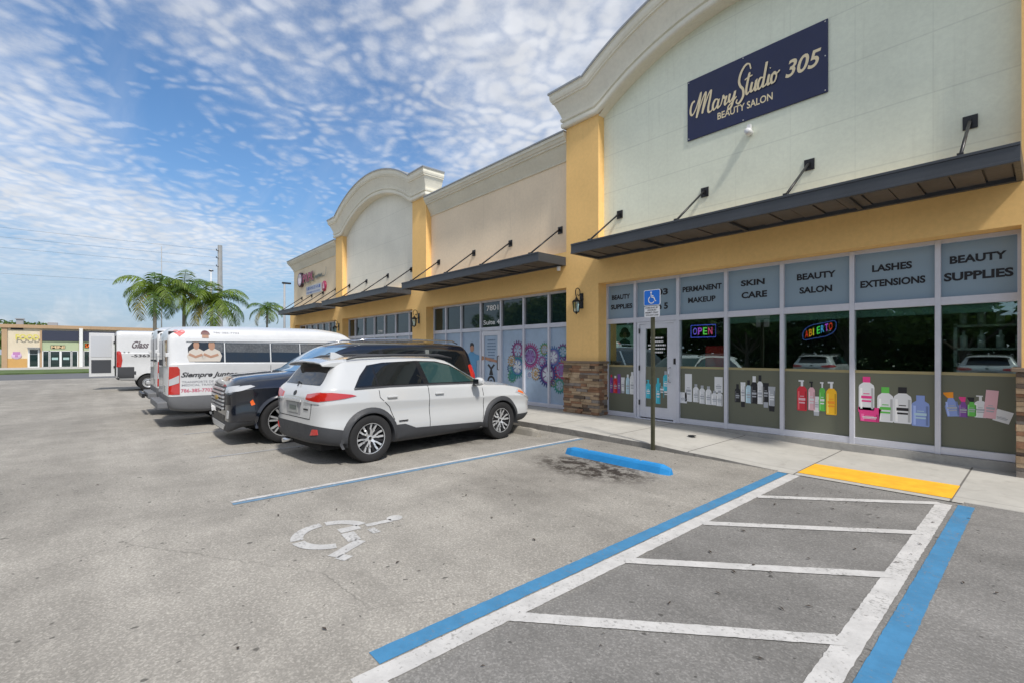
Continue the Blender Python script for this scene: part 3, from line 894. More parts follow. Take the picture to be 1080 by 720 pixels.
for k in range(9):
    b = MB(); x = -.85 + (k % 5) * .19; z = 1.65 if k < 5 else 1.98
    b.lathe([(0, 0), (.045, 0), (.045, .17), (.018, .19), (.018, .25), (0, .25)], (x, 9.66, z), n=10)
    tag(b.build('shampoo_bottle', [cW]), 'white bottle standing on the shelf inside the salon window', 'bottle', 'white bottles on the salon shelf')
rc = thing('salon_chair', 'red upholstered salon chair seen through the window beside the door', 'chair', (-4.35, 9.35, .14))
RED = mat('red_leather', (.80, .03, .035), .35)
b = MB(); b.box(-4.60, -4.16, 9.22, 9.32, 1.22, 1.72); b.build('backrest', RED, rc, bevel=.03)
b = MB(); b.box(-4.60, -4.16, 9.32, 9.8, .60, .72); b.build('seat', RED, rc, bevel=.03)
b = MB(); b.tube([(-4.36, 9.55, .15), (-4.36, 9.55, .6)], .04); b.lathe([(0, .03), (.25, .02), (.27, 0)], (-4.36, 9.55, .14), n=18); b.box(-4.38, -4.34, 9.325, 9.36, .7, 1.3); b.build('pedestal', CHROME, rc)
# poster in the first window
ps = thing('window_poster', 'pale green poster of a person with big curly hair inside the first window', 'poster', (-6.42, 9.10, 1.7))
b = MB(); b.box(-6.66, -6.16, 9.080, 9.086, 1.70, 2.21); b.box(-6.66, -6.16, 9.080, 9.086, 1.36, 1.66, 1)
b.build('sheet', [mat('poster_green', (.62, .80, .70), .6), mat('poster_navy', (.04, .09, .20), .6)], ps)
b = MB(); y = 9.078
disc(b, -6.42, 2.05, .11, y, 0); disc(b, -6.50, 1.99, .07, y, 0); disc(b, -6.34, 1.99, .07, y, 0); disc(b, -6.42, 1.98, .05, y - .001, 1, rz=.07)
poly_flat(b, [(-6.60, 1.70), (-6.24, 1.70), (-6.28, 1.84), (-6.38, 1.90), (-6.46, 1.90), (-6.56, 1.84)], y, 2)
b.build('printed_figure', [cK, mat('print_skin', (.30, .16, .10), .6), mat('print_dark_green', (.03, .10, .08), .6)], ps, recalc=False)
# neon signs hang inside the glass
def neon(col, s): 
    n = 'neon_%d_%d_%d' % tuple(int(c * 9) for c in col)
    return mat(n, tuple(c * .4 for c in col), .4, emit=col, es=s)
def led_text(parent, body, x0, z0, x1, z1, cols, y, tilt):
    """letters in different colours, each its own small mesh"""
    n = len(body)
    for i, ch in enumerate(body):
        vs, fs = text_mesh(ch, offset=.01)
        w = (x1 - x0) / n
        ax = min(v[0] for v in vs); bx = max(v[0] for v in vs); az = min(v[1] for v in vs); bz = max(v[1] for v in vs)
        b = MB(); q = []
        for v in vs:
            px = x0 + w * i + (v[0] - ax) / max(bx - ax, .01) * w * (.8 if ch != 'I' else .25); pz = z0 + (v[1] - az) / (bz - az) * (z1 - z0)
            q.append((px, y, pz + (px - x0) * tilt))
        b.idx(q, fs); b.build('letter', neon(cols[i % len(cols)], .55), parent, recalc=False)
nA = thing('neon_sign', 'multicoloured ABIERTO open sign tilted inside the fifth salon window', 'neon sign', (-2.57, 9.10, 1.92))
b = MB(); cx, cz = -2.565, 1.95
for (w, h, c) in ((.245, .115, 0),):
    pts = [(cx + w * math.copysign(abs(math.cos(a)) ** .6, math.cos(a)), 9.12, cz + h * math.copysign(abs(math.sin(a)) ** .6, math.sin(a)) + w * math.cos(a) * .33) for a in [2 * math.pi * k / 32 for k in range(33)]]
    b.tube(pts, .004, 6)
b.build('oval_tube', neon((.15, .25, 1.), .30), nA)
led_text(nA, 'ABIERTO', -2.77, 1.83, -2.36, 1.95, [(1, .05, .02), (1, .35, .02), (.9, .8, .05), (.1, .9, .15), (.1, .5, 1), (.7, .1, .9), (1, .05, .05)], 9.11, .33)
nO = thing('neon_sign', 'blue edged rectangular OPEN sign inside the window right of the salon door', 'neon sign', (-4.58, 9.10, 1.95))
b = MB()
b.tube([(-4.84, 9.12, 1.89), (-4.33, 9.12, 1.89), (-4.33, 9.12, 2.13), (-4.84, 9.12, 2.13), (-4.84, 9.12, 1.89)], .008, 6)
b.build('border_tube', neon((.12, .15, 1.), .45), nO)
led_text(nO, 'OPEN', -4.79, 1.94, -4.37, 2.08, [(.25, .15, 1), (.6, .1, .9), (.2, .9, .15), (1, .1, .3)], 9.11, 0)

# --- suite 4
M2 = [-13.66, -12.76, -11.72, -10.74, -9.75, -8.77]
E2 = [-14.46] + M2 + [-7.88]
s4 = storefront(-14.46, -7.88, M2, door=3)
for i in range(7):
    pane(s4, E2[i], E2[i + 1], ZM1, ZT, DGLASS, 'transom_pane')
    if i != 3: pane(s4, E2[i], E2[i + 1], ZG0, ZM0, WRAP, 'wrapped_pane')
words(s4, [('7801', -11.47, -10.90, 2.86, 3.02), ('Suite 4', -11.62, -10.84, 2.44, 2.58)], 0, WHITEV, YG - .006, bold=.012)
d4 = part('glass_door', ALUW, lambda b: (b.box(-11.68, -11.56, YG - .04, YG + .03, .16, 2.24), b.box(-10.90, -10.78, YG - .04, YG + .03, .16, 2.24), b.box(-11.56, -10.90, YG - .04, YG + .03, 2.11, 2.24), b.box(-11.56, -10.90, YG - .04, YG + .03, .16, .40)), bevel=.003)
b = MB(); b.box(-11.56, -10.90, YG - .004, YG + .004, .40, 2.11); b.build('window_pane', WRAP, d4)
b = MB(); b.tube([(-10.85, YG - .04, 1.5), (-10.85, YG - .09, 1.49), (-10.85, YG - .09, 1.1), (-10.85, YG - .04, 1.09)], .014, 8); b.build('handle', BLK, d4)
fineprint(d4, -11.23, 8, 1.95, .09, mat('print_slate', (.10, .16, .26), .5), YG - .006, .22, 5, 'printed_text')
# printed cog wheels on the wrap
GC = {n: cmat('cog_' + n, tuple(v * (.62 if n != 'white' else .9) for v in c)) for n, c in dict(purple=(.24, .05, .26), magenta=(.50, .05, .28), teal=(.03, .33, .36), navy=(.05, .06, .30), green=(.10, .40, .20), blue=(.08, .22, .55), red=(.50, .07, .12), gold=(.55, .34, .12), white=(.62, .66, .72), lilac=(.35, .22, .55)).items()}
def cog(x, z, r, c, c2, teeth, th=.28, inner=None):
    b = MB(); y = YG - .007 - rng.random() * .003
    ring(b, x, z, r * (1 - th), r * .82, y, 0, teeth=teeth, tl=r * .24)
    ring(b, x, z, r * .60, r * .70, y - .0006, 1)
    if inner: disc(b, x, z, r * .50, y - .0006, 2)
    for k in range(6):
        a = k * math.pi / 3 + x; b.face([(x + math.cos(a - .1) * r * .55, y - .001, z + math.sin(a - .1) * r * .55), (x + math.cos(a + .1) * r * .55, y - .001, z + math.sin(a + .1) * r * .55), (x + math.cos(a + .15) * r * .2, y - .001, z + math.sin(a + .15) * r * .2), (x + math.cos(a - .15) * r * .2, y - .001, z + math.sin(a - .15) * r * .2)], 1)
    b.build('cog_print', [GC[c], GC[c2]] + ([GC[inner]] if inner else []), s4, recalc=False)
for a in [(-10.04, 1.66, .27, 'purple', 'magenta', 16), (-10.30, 1.36, .17, 'gold', 'white', 12, .4, 'gold'), (-10.05, 1.20, .33, 'teal', 'blue', 22, .3, 'white'), (-10.28, .92, .19, 'green', 'teal', 12, .4, 'teal'), (-10.36, 1.15, .14, 'navy', 'teal', 12),
          (-9.52, 1.50, .36, 'magenta', 'purple', 26, .28, 'lilac'), (-9.80, 1.50, .12, 'lilac', 'white', 10), (-8.97, 1.68, .18, 'green', 'gold', 14, .4), (-8.64, 1.48, .28, 'blue', 'lilac', 20, .3, 'white'), (-8.85, 1.02, .34, 'navy', 'purple', 24, .32, 'white'),
          (-9.30, 1.02, .18, 'gold', 'white', 14, .4, 'gold'), (-9.06, 1.36, .17, 'lilac', 'magenta', 14), (-8.36, 1.14, .28, 'red', 'magenta', 18, .32, 'lilac'), (-8.42, .74, .21, 'teal', 'green', 16, .3), (-8.30, 1.62, .2, 'purple', 'teal', 14), (-9.55, .99, .10, 'white', 'lilac', 10), (-8.10, 1.38, .18, 'navy', 'magenta', 14), (-8.64, .80, .12, 'green', 'gold', 10)]:
    cog(*a)
# printed man pointing at a toy wheel cart
b = MB(); y = YG - .008
disc(b, -12.22, 1.74, .10, y, 0, rz=.13); poly_flat(b, [(-12.33, 1.78), (-12.30, 1.90), (-12.20, 1.92), (-12.12, 1.86), (-12.12, 1.78), (-12.2, 1.83)], y - .001, 1)
poly_flat(b, [(-12.50, .75), (-11.98, .75), (-11.98, 1.35), (-11.78, 1.38), (-11.78, 1.50), (-12.05, 1.56), (-12.16, 1.63), (-12.30, 1.63), (-12.46, 1.52)], y, 2)
b.build('printed_man', [mat('print_skin2', (.42, .22, .14), .6), cK, mat('print_shirt', (.10, .30, .52), .6)], s4, recalc=False)
b = MB(); poly_flat(b, [(-11.66, 1.36), (-11.54, 1.38), (-11.54, 1.48), (-11.66, 1.50)], YG - .046, 0); poly_flat(b, [(-11.54, 1.38), (-10.98, 1.30), (-10.92, 1.36), (-11.2, 1.42), (-11.54, 1.47)], YG - .008, 0)
ring(b, -11.24, .72, .12, .19, YG - .008, 1); ring(b, -11.24, .72, .03, .06, YG - .008, 1)
poly_flat(b, [(-11.34, .92), (-11.14, .92), (-11.20, 1.10), (-11.06, 1.22), (-11.12, 1.26), (-11.24, 1.16), (-11.36, 1.26), (-11.42, 1.22), (-11.28, 1.10)], YG - .008, 1)
b.build('printed_cart', [mat('print_skin2', (.42, .22, .14), .6), cK], d4, recalc=False)

# --- third and fourth shops
M3 = [-21.17, -20.22, -19.18, -18.22, -17.26, -16.16]
E3 = [-21.95] + M3 + [-15.42]
s3 = storefront(-21.95, -15.42, M3)
GREYWRAP = mat('grey_blue_window_wrap', (.34, .41, .50), .4, var=.08)
for i in range(7):
    pane(s3, E3[i], E3[i + 1], ZM1, ZT, DGLASS, 'transom_pane'); pane(s3, E3[i], E3[i + 1], ZG0, ZM0, GREYWRAP, 'wrapped_pane')
b = MB(); put_flat(b, text_fit('7799', -18.9, -18.5, 2.42, 2.54, .02), YG - .005); b.build('lettering', WHITEV, s3, recalc=False)
M5 = [-28.0, -27.1, -26.2, -25.3, -24.4, -23.5]
E5 = [-29.0] + M5 + [-22.75]
s5 = storefront(-29.0, -22.75, M5)
for i in range(7):
    pane(s5, E5[i], E5[i + 1], ZM1, ZT, DGLASS, 'transom_pane'); pane(s5, E5[i], E5[i + 1], ZG0, ZM0, DGLASS)
    if i % 2 == 1:
        b = MB(); b.box(E5[i] + .15, E5[i + 1] - .15, YG - .006, YG - .004, 1.2, 2.15); b.build('window_poster_print', cmat('print_mint', (.35, .5, .48)), s5)
for f_, a, c in ((s4, 0, 0), (s3, 0, 0)): pass

# lanterns on the piers
def lantern():
    t = thing('wall_lantern', 'x', 'wall lantern', (0, 0, 0), group='black carriage lanterns on the yellow piers')
    b = MB()
    b.lathe([(.0, -.03), (.05, -.03), (.055, 0)], (0, 0, .02), 'Y', 14)
    b.box(-.045, .045, -.025, 0, -.20, .16)
    b.build('back_plate', BLK, t, local=True)
    b = MB()
    pts = catmull([(0, -.02, .0), (0, -.10, -.02), (0, -.20, .06), (0, -.23, .20), (0, -.17, .27), (0, -.09, .24), (0, -.07, .15), (0, -.11, .10), (0, -.16, .12)], 5)
    b.tube(pts, .011, 6); b.tube([(0, -.20, .07), (0, -.20, .0)], .010, 6)
    b.build('scroll_arm', BLK, t, local=True)
    b = MB(); c = (0, -.20, 0)
    b.lathe([(.0, .06), (.02, .04), (.03, .01), (.09, -.03), (.105, -.05), (.10, -.06), (0, -.06)], c, n=6, smooth=False)
    b.lathe([(0, -.31), (.055, -.31), (.07, -.295), (.068, -.285), (0, -.285)], c, n=6, smooth=False); b.lathe([(0, -.35), (.02, -.335), (.03, -.31), (0, -.31)], c, n=6)
    for k in range(6):
        a = 2 * math.pi * k / 6; b.bar((c[0] + .095 * math.cos(a), c[1] + .095 * math.sin(a), -.06), (c[0] + .066 * math.cos(a), c[1] + .066 * math.sin(a), -.29), .012, .012)
    b.build('cage', BLK, t, local=True)
    b = MB(); b.lathe([(.085, -.06), (.06, -.285)], c, n=6, smooth=False); b.build('glass_shade', CGLASS, t, local=True)
    b = MB(); b.lathe([(0, -.10), (.012, -.11), (.018, -.15), (.012, -.22), (.016, -.285)], c, n=8); b.build('bulb', BULB, t, local=True)
    return t
l0 = lantern()
for i, (x, lab) in enumerate([(-7.38, 'black carriage lantern on the pier between the salon and suite 7801'), (-14.94, 'black carriage lantern on the pier left of the suite with printed cog wheels'), (-22.35, 'black carriage lantern on the farthest tall yellow pier'), (.26, 'black carriage lantern on the pier right of the salon')]):
    if i == 3: break
    o = l0 if i == 0 else copy_tree(l0)
    o.location = (x, YF - .002, 2.83); o['label'] = lab

# salon sign: navy panel with gold script
SX0, SX1, SZ0, SZ1 = -4.80, -2.38, 5.80, 6.985
sg = thing('shop_sign', 'navy blue panel with gold script lettering on the pale green wall', 'shop sign', ((SX0 + SX1) / 2, YU, 6.4))
NAVY = mat('navy_panel', (.010, .017, .070), .4, spec=.5, var=.10, vscale=.8)
GOLD = mat('cream_gold_vinyl', (.86, .72, .47), .5)
b = MB(); b.box(SX0, SX1, YU - .028, YU - .003, SZ0, SZ1); b.build('panel', NAVY, sg, bevel=.004)
def sgp(px, pz): return (SX0 + px / 665 * (SX1 - SX0), SZ1 - pz / 280 * (SZ1 - SZ0))   # sign drawn on a 665 x 280 grid
ys = YU - .031
b = MB()
# each letter drawn as pen strokes on the grid
S = []
S.append([(44, 84), (30, 88), (20, 108), (20, 130), (32, 138), (50, 118), (66, 86), (78, 60), (72, 92), (60, 136), (54, 158)])   # M left swash and stem
S.append([(54, 158), (74, 116), (92, 82), (104, 68), (104, 84), (92, 124), (86, 150)])
S.append([(86, 150), (104, 112), (122, 80), (134, 70), (130, 96), (120, 132), (120, 152), (132, 156), (146, 146)])
S.append([(172, 120), (158, 116), (146, 130), (144, 148), (154, 154), (168, 140), (176, 120), (170, 142), (172, 154), (186, 148)])            # a
S.append([(186, 148), (196, 124), (198, 114), (206, 126), (216, 122), (208, 142), (210, 154), (224, 146)])                                   # r
S.append([(224, 146), (234, 118), (228, 142), (236, 150), (250, 136), (260, 116), (252, 146), (240, 172), (226, 178), (226, 166), (248, 154), (268, 140)])   # y
S.append([(352, 60), (344, 38), (322, 36), (298, 56), (286, 84), (292, 106), (308, 124), (310, 148), (298, 164), (282, 172), (270, 164), (276, 154)])  # S
S.append([(346, 70), (332, 110), (326, 138), (332, 150), (346, 142)]); S.append([(318, 92), (336, 88), (362, 86)])                             # t
S.append([(346, 142), (360, 112), (352, 138), (358, 148), (372, 136), (384, 110), (376, 138), (380, 150), (392, 142)])                        # u
S.append([(420, 114), (404, 112), (392, 130), (394, 148), (408, 146), (424, 116), (440, 62), (424, 122), (418, 146), (430, 148), (440, 140)])  # d
S.append([(440, 140), (452, 112), (444, 138), (448, 150), (462, 140)]); S.append([(456, 92), (460, 90)])                                       # i
S.append([(482, 114), (468, 120), (462, 138), (468, 150), (482, 146), (490, 130), (486, 116), (480, 114), (490, 122), (508, 114)])             # o
for q_, st in enumerate(S):
    fx = lambda x: x if q_ < 6 else 262 + (x - 265) * .86
    put_flat(b, stroke([sgp(fx(x), 186 + (z - 156) * 1.12 - (x - 20) * .03) for x, z in st], .033, 5, True), ys - q_ * .0012 - .001, 0, .00012)
put_flat(b, text_fit('305', sgp(492, 0)[0], sgp(640, 0)[0], sgp(0, 168)[1], sgp(0, 100)[1], .02, shear=.28), ys)
b.build('script_lettering', GOLD, sg, recalc=False)
b = MB(); put_flat(b, text_fit('BEAUTY SALON', sgp(168, 0)[0], sgp(437, 0)[0], sgp(0, 232)[1], sgp(0, 201)[1], .018), ys)
b.build('lettering', GOLD, sg, recalc=False)
b = MB()
for px, pz in ((8, 8), (298, 6), (655, 8), (8, 272), (298, 274), (655, 272), (655, 140)):
    x, z = sgp(px, pz); b.lathe([(0, -.006), (.009, -.005), (.010, 0)], (x, YU - .028, z), 'Y', 8)
b.build('fixing_screws', WHITEP, sg)

# far shop sign: round badge, crimson letters and a small dark script
s5g = thing('shop_sign', 'round dark badge with crimson channel letters and small dark script on the far cream wall', 'shop sign', (-26.5, YU, 5.6))
CRIM = mat('crimson_letter', (.42, .03, .10), .35); DKG = mat('dark_green_letter', (.02, .05, .04), .4)
b = MB(); b.lathe([(0, -.14), (.40, -.14), (.42, -.12), (.42, 0)], (-28.34, YU - .002, 5.74), 'Y', 28); b.build('badge_box', mat('dark_plum', (.05, .02, .04), .4), s5g)
b = MB(); disc(b, -28.34, 5.74, .33, YU - .145); b.build('badge_face', mat('badge_lilac', (.55, .42, .55), .4), s5g, recalc=False)
b = MB()
for x in (-28.50, -28.30): b.box(x, x + .10, YU - .155, YU - .147, 5.52, 5.95)
b.box(-28.56, -28.14, YU - .155, YU - .147, 5.88, 5.97); b.build('badge_emblem', WHITEV, s5g)
for i, ch in enumerate('PRPK'):
    x0 = -27.85 + i * .43
    vf = text_fit(ch, x0, x0 + .37, 5.50, 5.98, .03); b = MB(); q = MB()
    put_flat(b, vf, YU - .12); b.build('channel_letter', CRIM, s5g, recalc=False)
    q.idx([(v[0] + .02, YU - .11 + .1 * k, v[1] - .02) for k in (0,) for v in text_fit(ch, x0 - .03, x0 + .40, 5.46, 6.02, .06)[0]], text_fit(ch, x0 - .03, x0 + .40, 5.46, 6.02, .06)[1]); q.build('letter_back', DKG, s5g, recalc=False)
b = MB(); r_ = random.Random(4); x = -26.05; pts = []
while x < -24.9: pts.append((x, 5.62 + (.10 if len(pts) % 2 else -.06) + r_.uniform(-.03, .03))); x += .09
put_flat(b, stroke(pts, .07, 4), YU - .08); put_flat(b, stroke([(-24.9, 5.55), (-24.6, 5.56), (-24.42, 5.72), (-24.40, 5.98)], .035, 5), YU - .08)
b.build('script_lettering', DKG, s5g, recalc=False)
s5h = thing('shop_sign', 'white banner with blue lettering and a round crimson badge under the crimson letters', 'shop sign', (-26.2, YU, 5.0))
b = MB(); b.box(-27.6, -25.25, YU - .02, YU - .003, 4.80, 5.27); b.build('panel', mat('banner_white', (.52, .55, .60), .5), s5h)
b = MB(); r_ = random.Random(9)
for z, h, st in ((5.04, .17, .24), (4.86, .08, .14)):
    x = -27.5
    while x < -25.45:
        put_flat(b, text_fit(r_.choice('HENRI'), x, x + st * .75, z, z + h, .02), YU - .023); x += st
b.build('lettering', mat('letter_blue', (.06, .12, .38), .5), s5h, recalc=False)
b = MB(); b.lathe([(0, -.07), (.25, -.07), (.27, -.05), (.27, 0)], (-24.78, YU - .002, 5.03), 'Y', 24); b.build('round_badge', CRIM, s5h)
b = MB(); poly_flat(b, [(-24.93, 4.90), (-24.63, 4.90), (-24.70, 5.08), (-24.78, 5.20), (-24.86, 5.08)], YU - .075); b.build('badge_emblem', mat('badge_pink', (.7, .45, .5), .5), s5h, recalc=False)

# accessible parking sign on its post
px_, py_ = -4.29, 6.83
ap = thing('parking_sign', 'blue wheelchair parking sign on a thin dark post at the kerb', 'parking sign', (px_, py_, 0))
POSTM = mat('weathered_post', (.075, .075, .045), .6, .3, var=.3, vscale=5)
b = MB(); b.box(px_ - .025, px_ + .025, py_ - .012, py_ + .004, -.05, 2.32); b.box(px_ - .030, px_ - .022, py_ + .004, py_ + .026, -.05, 2.32); b.box(px_ + .022, px_ + .030, py_ + .004, py_ + .026, -.05, 2.32)
b.build('post', POSTM, ap)
SBLUE = mat('sign_blue', (.010, .14, .58), .4); SWHITE = mat('sign_white', (.66, .67, .70), .4)
rotm = Matrix.Rotation(R(-4), 3, 'Z')
def sgn(b): return b
def rrect(x0, x1, z0, z1, r, n=5):
    out = []
    for cx, cz, a0 in ((x1 - r, z0 + r, -90), (x1 - r, z1 - r, 0), (x0 + r, z1 - r, 90), (x0 + r, z0 + r, 180)):
        for k in range(n + 1):
            a = R(a0 + 90 * k / n); out.append((cx + r * math.cos(a), cz + r * math.sin(a)))
    return out
yq = py_ - .016
b = MB(); b.prism([(x, yq, z) for x, z in rrect(px_ - .152, px_ + .152, 2.345, 2.60, .025)], (0, .003, 0)); plate = b.build('sign_plate', SWHITE, ap)
b = MB(); poly_flat(b, rrect(px_ - .142, px_ + .142, 2.355, 2.590, .02), yq - .002); b.build('blue_field', SBLUE, plate, recalc=False)
b = MB(); y = yq - .004
def isa(b, cx, cz, s, y):
    disc(b, cx - .02 * s, cz + .43 * s, .075 * s, y)
    for st in ([(-.02, .34), (0, .06)], [(0, .18), (.20, .16)], [(0, .05), (.22, .03), (.34, -.26)], [(.34, -.26), (.42, -.23)]):
        put_flat(b, stroke([(cx + p[0] * s, cz + p[1] * s) for p in st], .09 * s, 2), y)
    pts = [(cx + s * (.02 + .26 * math.cos(R(a))), cz + s * (-.14 + .26 * math.sin(R(a)))) for a in range(120, 345, 15)]
    put_flat(b, stroke(pts, .075 * s, 2), y)
isa(b, px_ - .01, 2.465, .21, y); b.build('wheelchair_symbol', SWHITE, plate, recalc=False)
b = MB(); b.prism([(x, yq, z) for x, z in rrect(px_ - .140, px_ + .140, 2.155, 2.335, .02)], (0, .003, 0)); p2 = b.build('lower_plate', SWHITE, ap)
b = MB(); y = yq - .002
put_flat(b, text_fit('PARKING BY', px_ - .12, px_ + .12, 2.295, 2.322, .02), y); put_flat(b, text_fit('DISABLED', px_ - .08, px_ + .08, 2.258, 2.282, .02), y)
put_flat(b, text_fit('PERMIT ONLY', px_ - .12, px_ + .12, 2.216, 2.242, .02), y); put_flat(b, text_fit('TOW-AWAY ZONE', px_ - .12, px_ + .12, 2.175, 2.200, .02), y)
b.build('lettering', INK, p2, recalc=False)

# ------------------------------------------------------------------ vehicles
def pchip(xs, ys, x):
    n = len(xs)
    if x <= xs[0]: return ys[0]
    if x >= xs[-1]: return ys[-1]
    d = [(ys[i + 1] - ys[i]) / (xs[i + 1] - xs[i]) for i in range(n - 1)]
    m = [d[0]] + [0 if d[i - 1] * d[i] <= 0 else 2 * d[i - 1] * d[i] / (d[i - 1] + d[i]) for i in range(1, n - 1)] + [d[-1]]
    for i in range(n - 1):
        if x <= xs[i + 1]:
            h = xs[i + 1] - xs[i]; t = (x - xs[i]) / h
            return ((2 * t ** 3 - 3 * t * t + 1) * ys[i] + (t ** 3 - 2 * t * t + t) * h * m[i] + (-2 * t ** 3 + 3 * t * t) * ys[i + 1] + (t ** 3 - t * t) * h * m[i + 1])

def chaikin(p, k=3):
    for _ in range(k):
        q = [p[0]]
        for a, b in zip(p, p[1:]):
            q.append((a[0] * .75 + b[0] * .25, a[1] * .75 + b[1] * .25)); q.append((a[0] * .25 + b[0] * .75, a[1] * .25 + b[1] * .75))
        q.append(p[-1]); p = q
    return p

# columns: x, zb, wb, wm, z1, z2, zbelt, wbelt, zre, wre, zr
def loft(keys, n=110):
    keys = sorted(keys); xs = [k[0] for k in keys]
    cols = [[k[j] for k in keys] for j in range(1, 11)]
    X = set(xs)
    lo, hi = xs[0], xs[-1]
    for i in range(n + 1):
        t = i / n; X.add(lo + (hi - lo) * (.5 - .5 * math.cos(math.pi * t)) * .6 + (hi - lo) * t * .4)
    X = sorted(X); Xf = [X[0]]
    for x in X[1:]:
        if x - Xf[-1] > .012: Xf.append(x)
    rings = []
    for x in Xf:
        zb, wb, wm, z1, z2, zbelt, wbelt, zre, wre, zr = [pchip(xs, c, x) for c in cols]
        p = [(0, zb), (wb * .7, zb), (wb, zb + .02), (wb + (wm - wb) * .7, zb + (z1 - zb) * .45), (wm, z1), (wm - .030, z1 + (z2 - z1) * .55), (wm, z2 - .01), (wm, z2 + .005), (wbelt + .016, zbelt - .025), (wbelt, zbelt), (wbelt + (wre - wbelt) * .5, zbelt + (zre - zbelt) * .5 + .004), (wre, zre), (wre * .82, zre + (zr - zre) * .55), (wre * .4, zr), (0, zr)]
        h = chaikin(p, 2)
        rings.append([(x, -y, z) for y, z in h] + [(x, y, z) for y, z in reversed(h[1:-1])])
    m = len(rings[0]); vs = [v for r in rings for v in r]; fs = []
    for i in range(len(rings) - 1):
        for k in range(m):
            k2 = (k + 1) % m; fs.append((i * m + k, (i + 1) * m + k, (i + 1) * m + k2, i * m + k2))
    fs.append(tuple(range(m))); fs.append(tuple(range(len(rings) * m - 1, (len(rings) - 1) * m - 1, -1)))
    return vs, fs

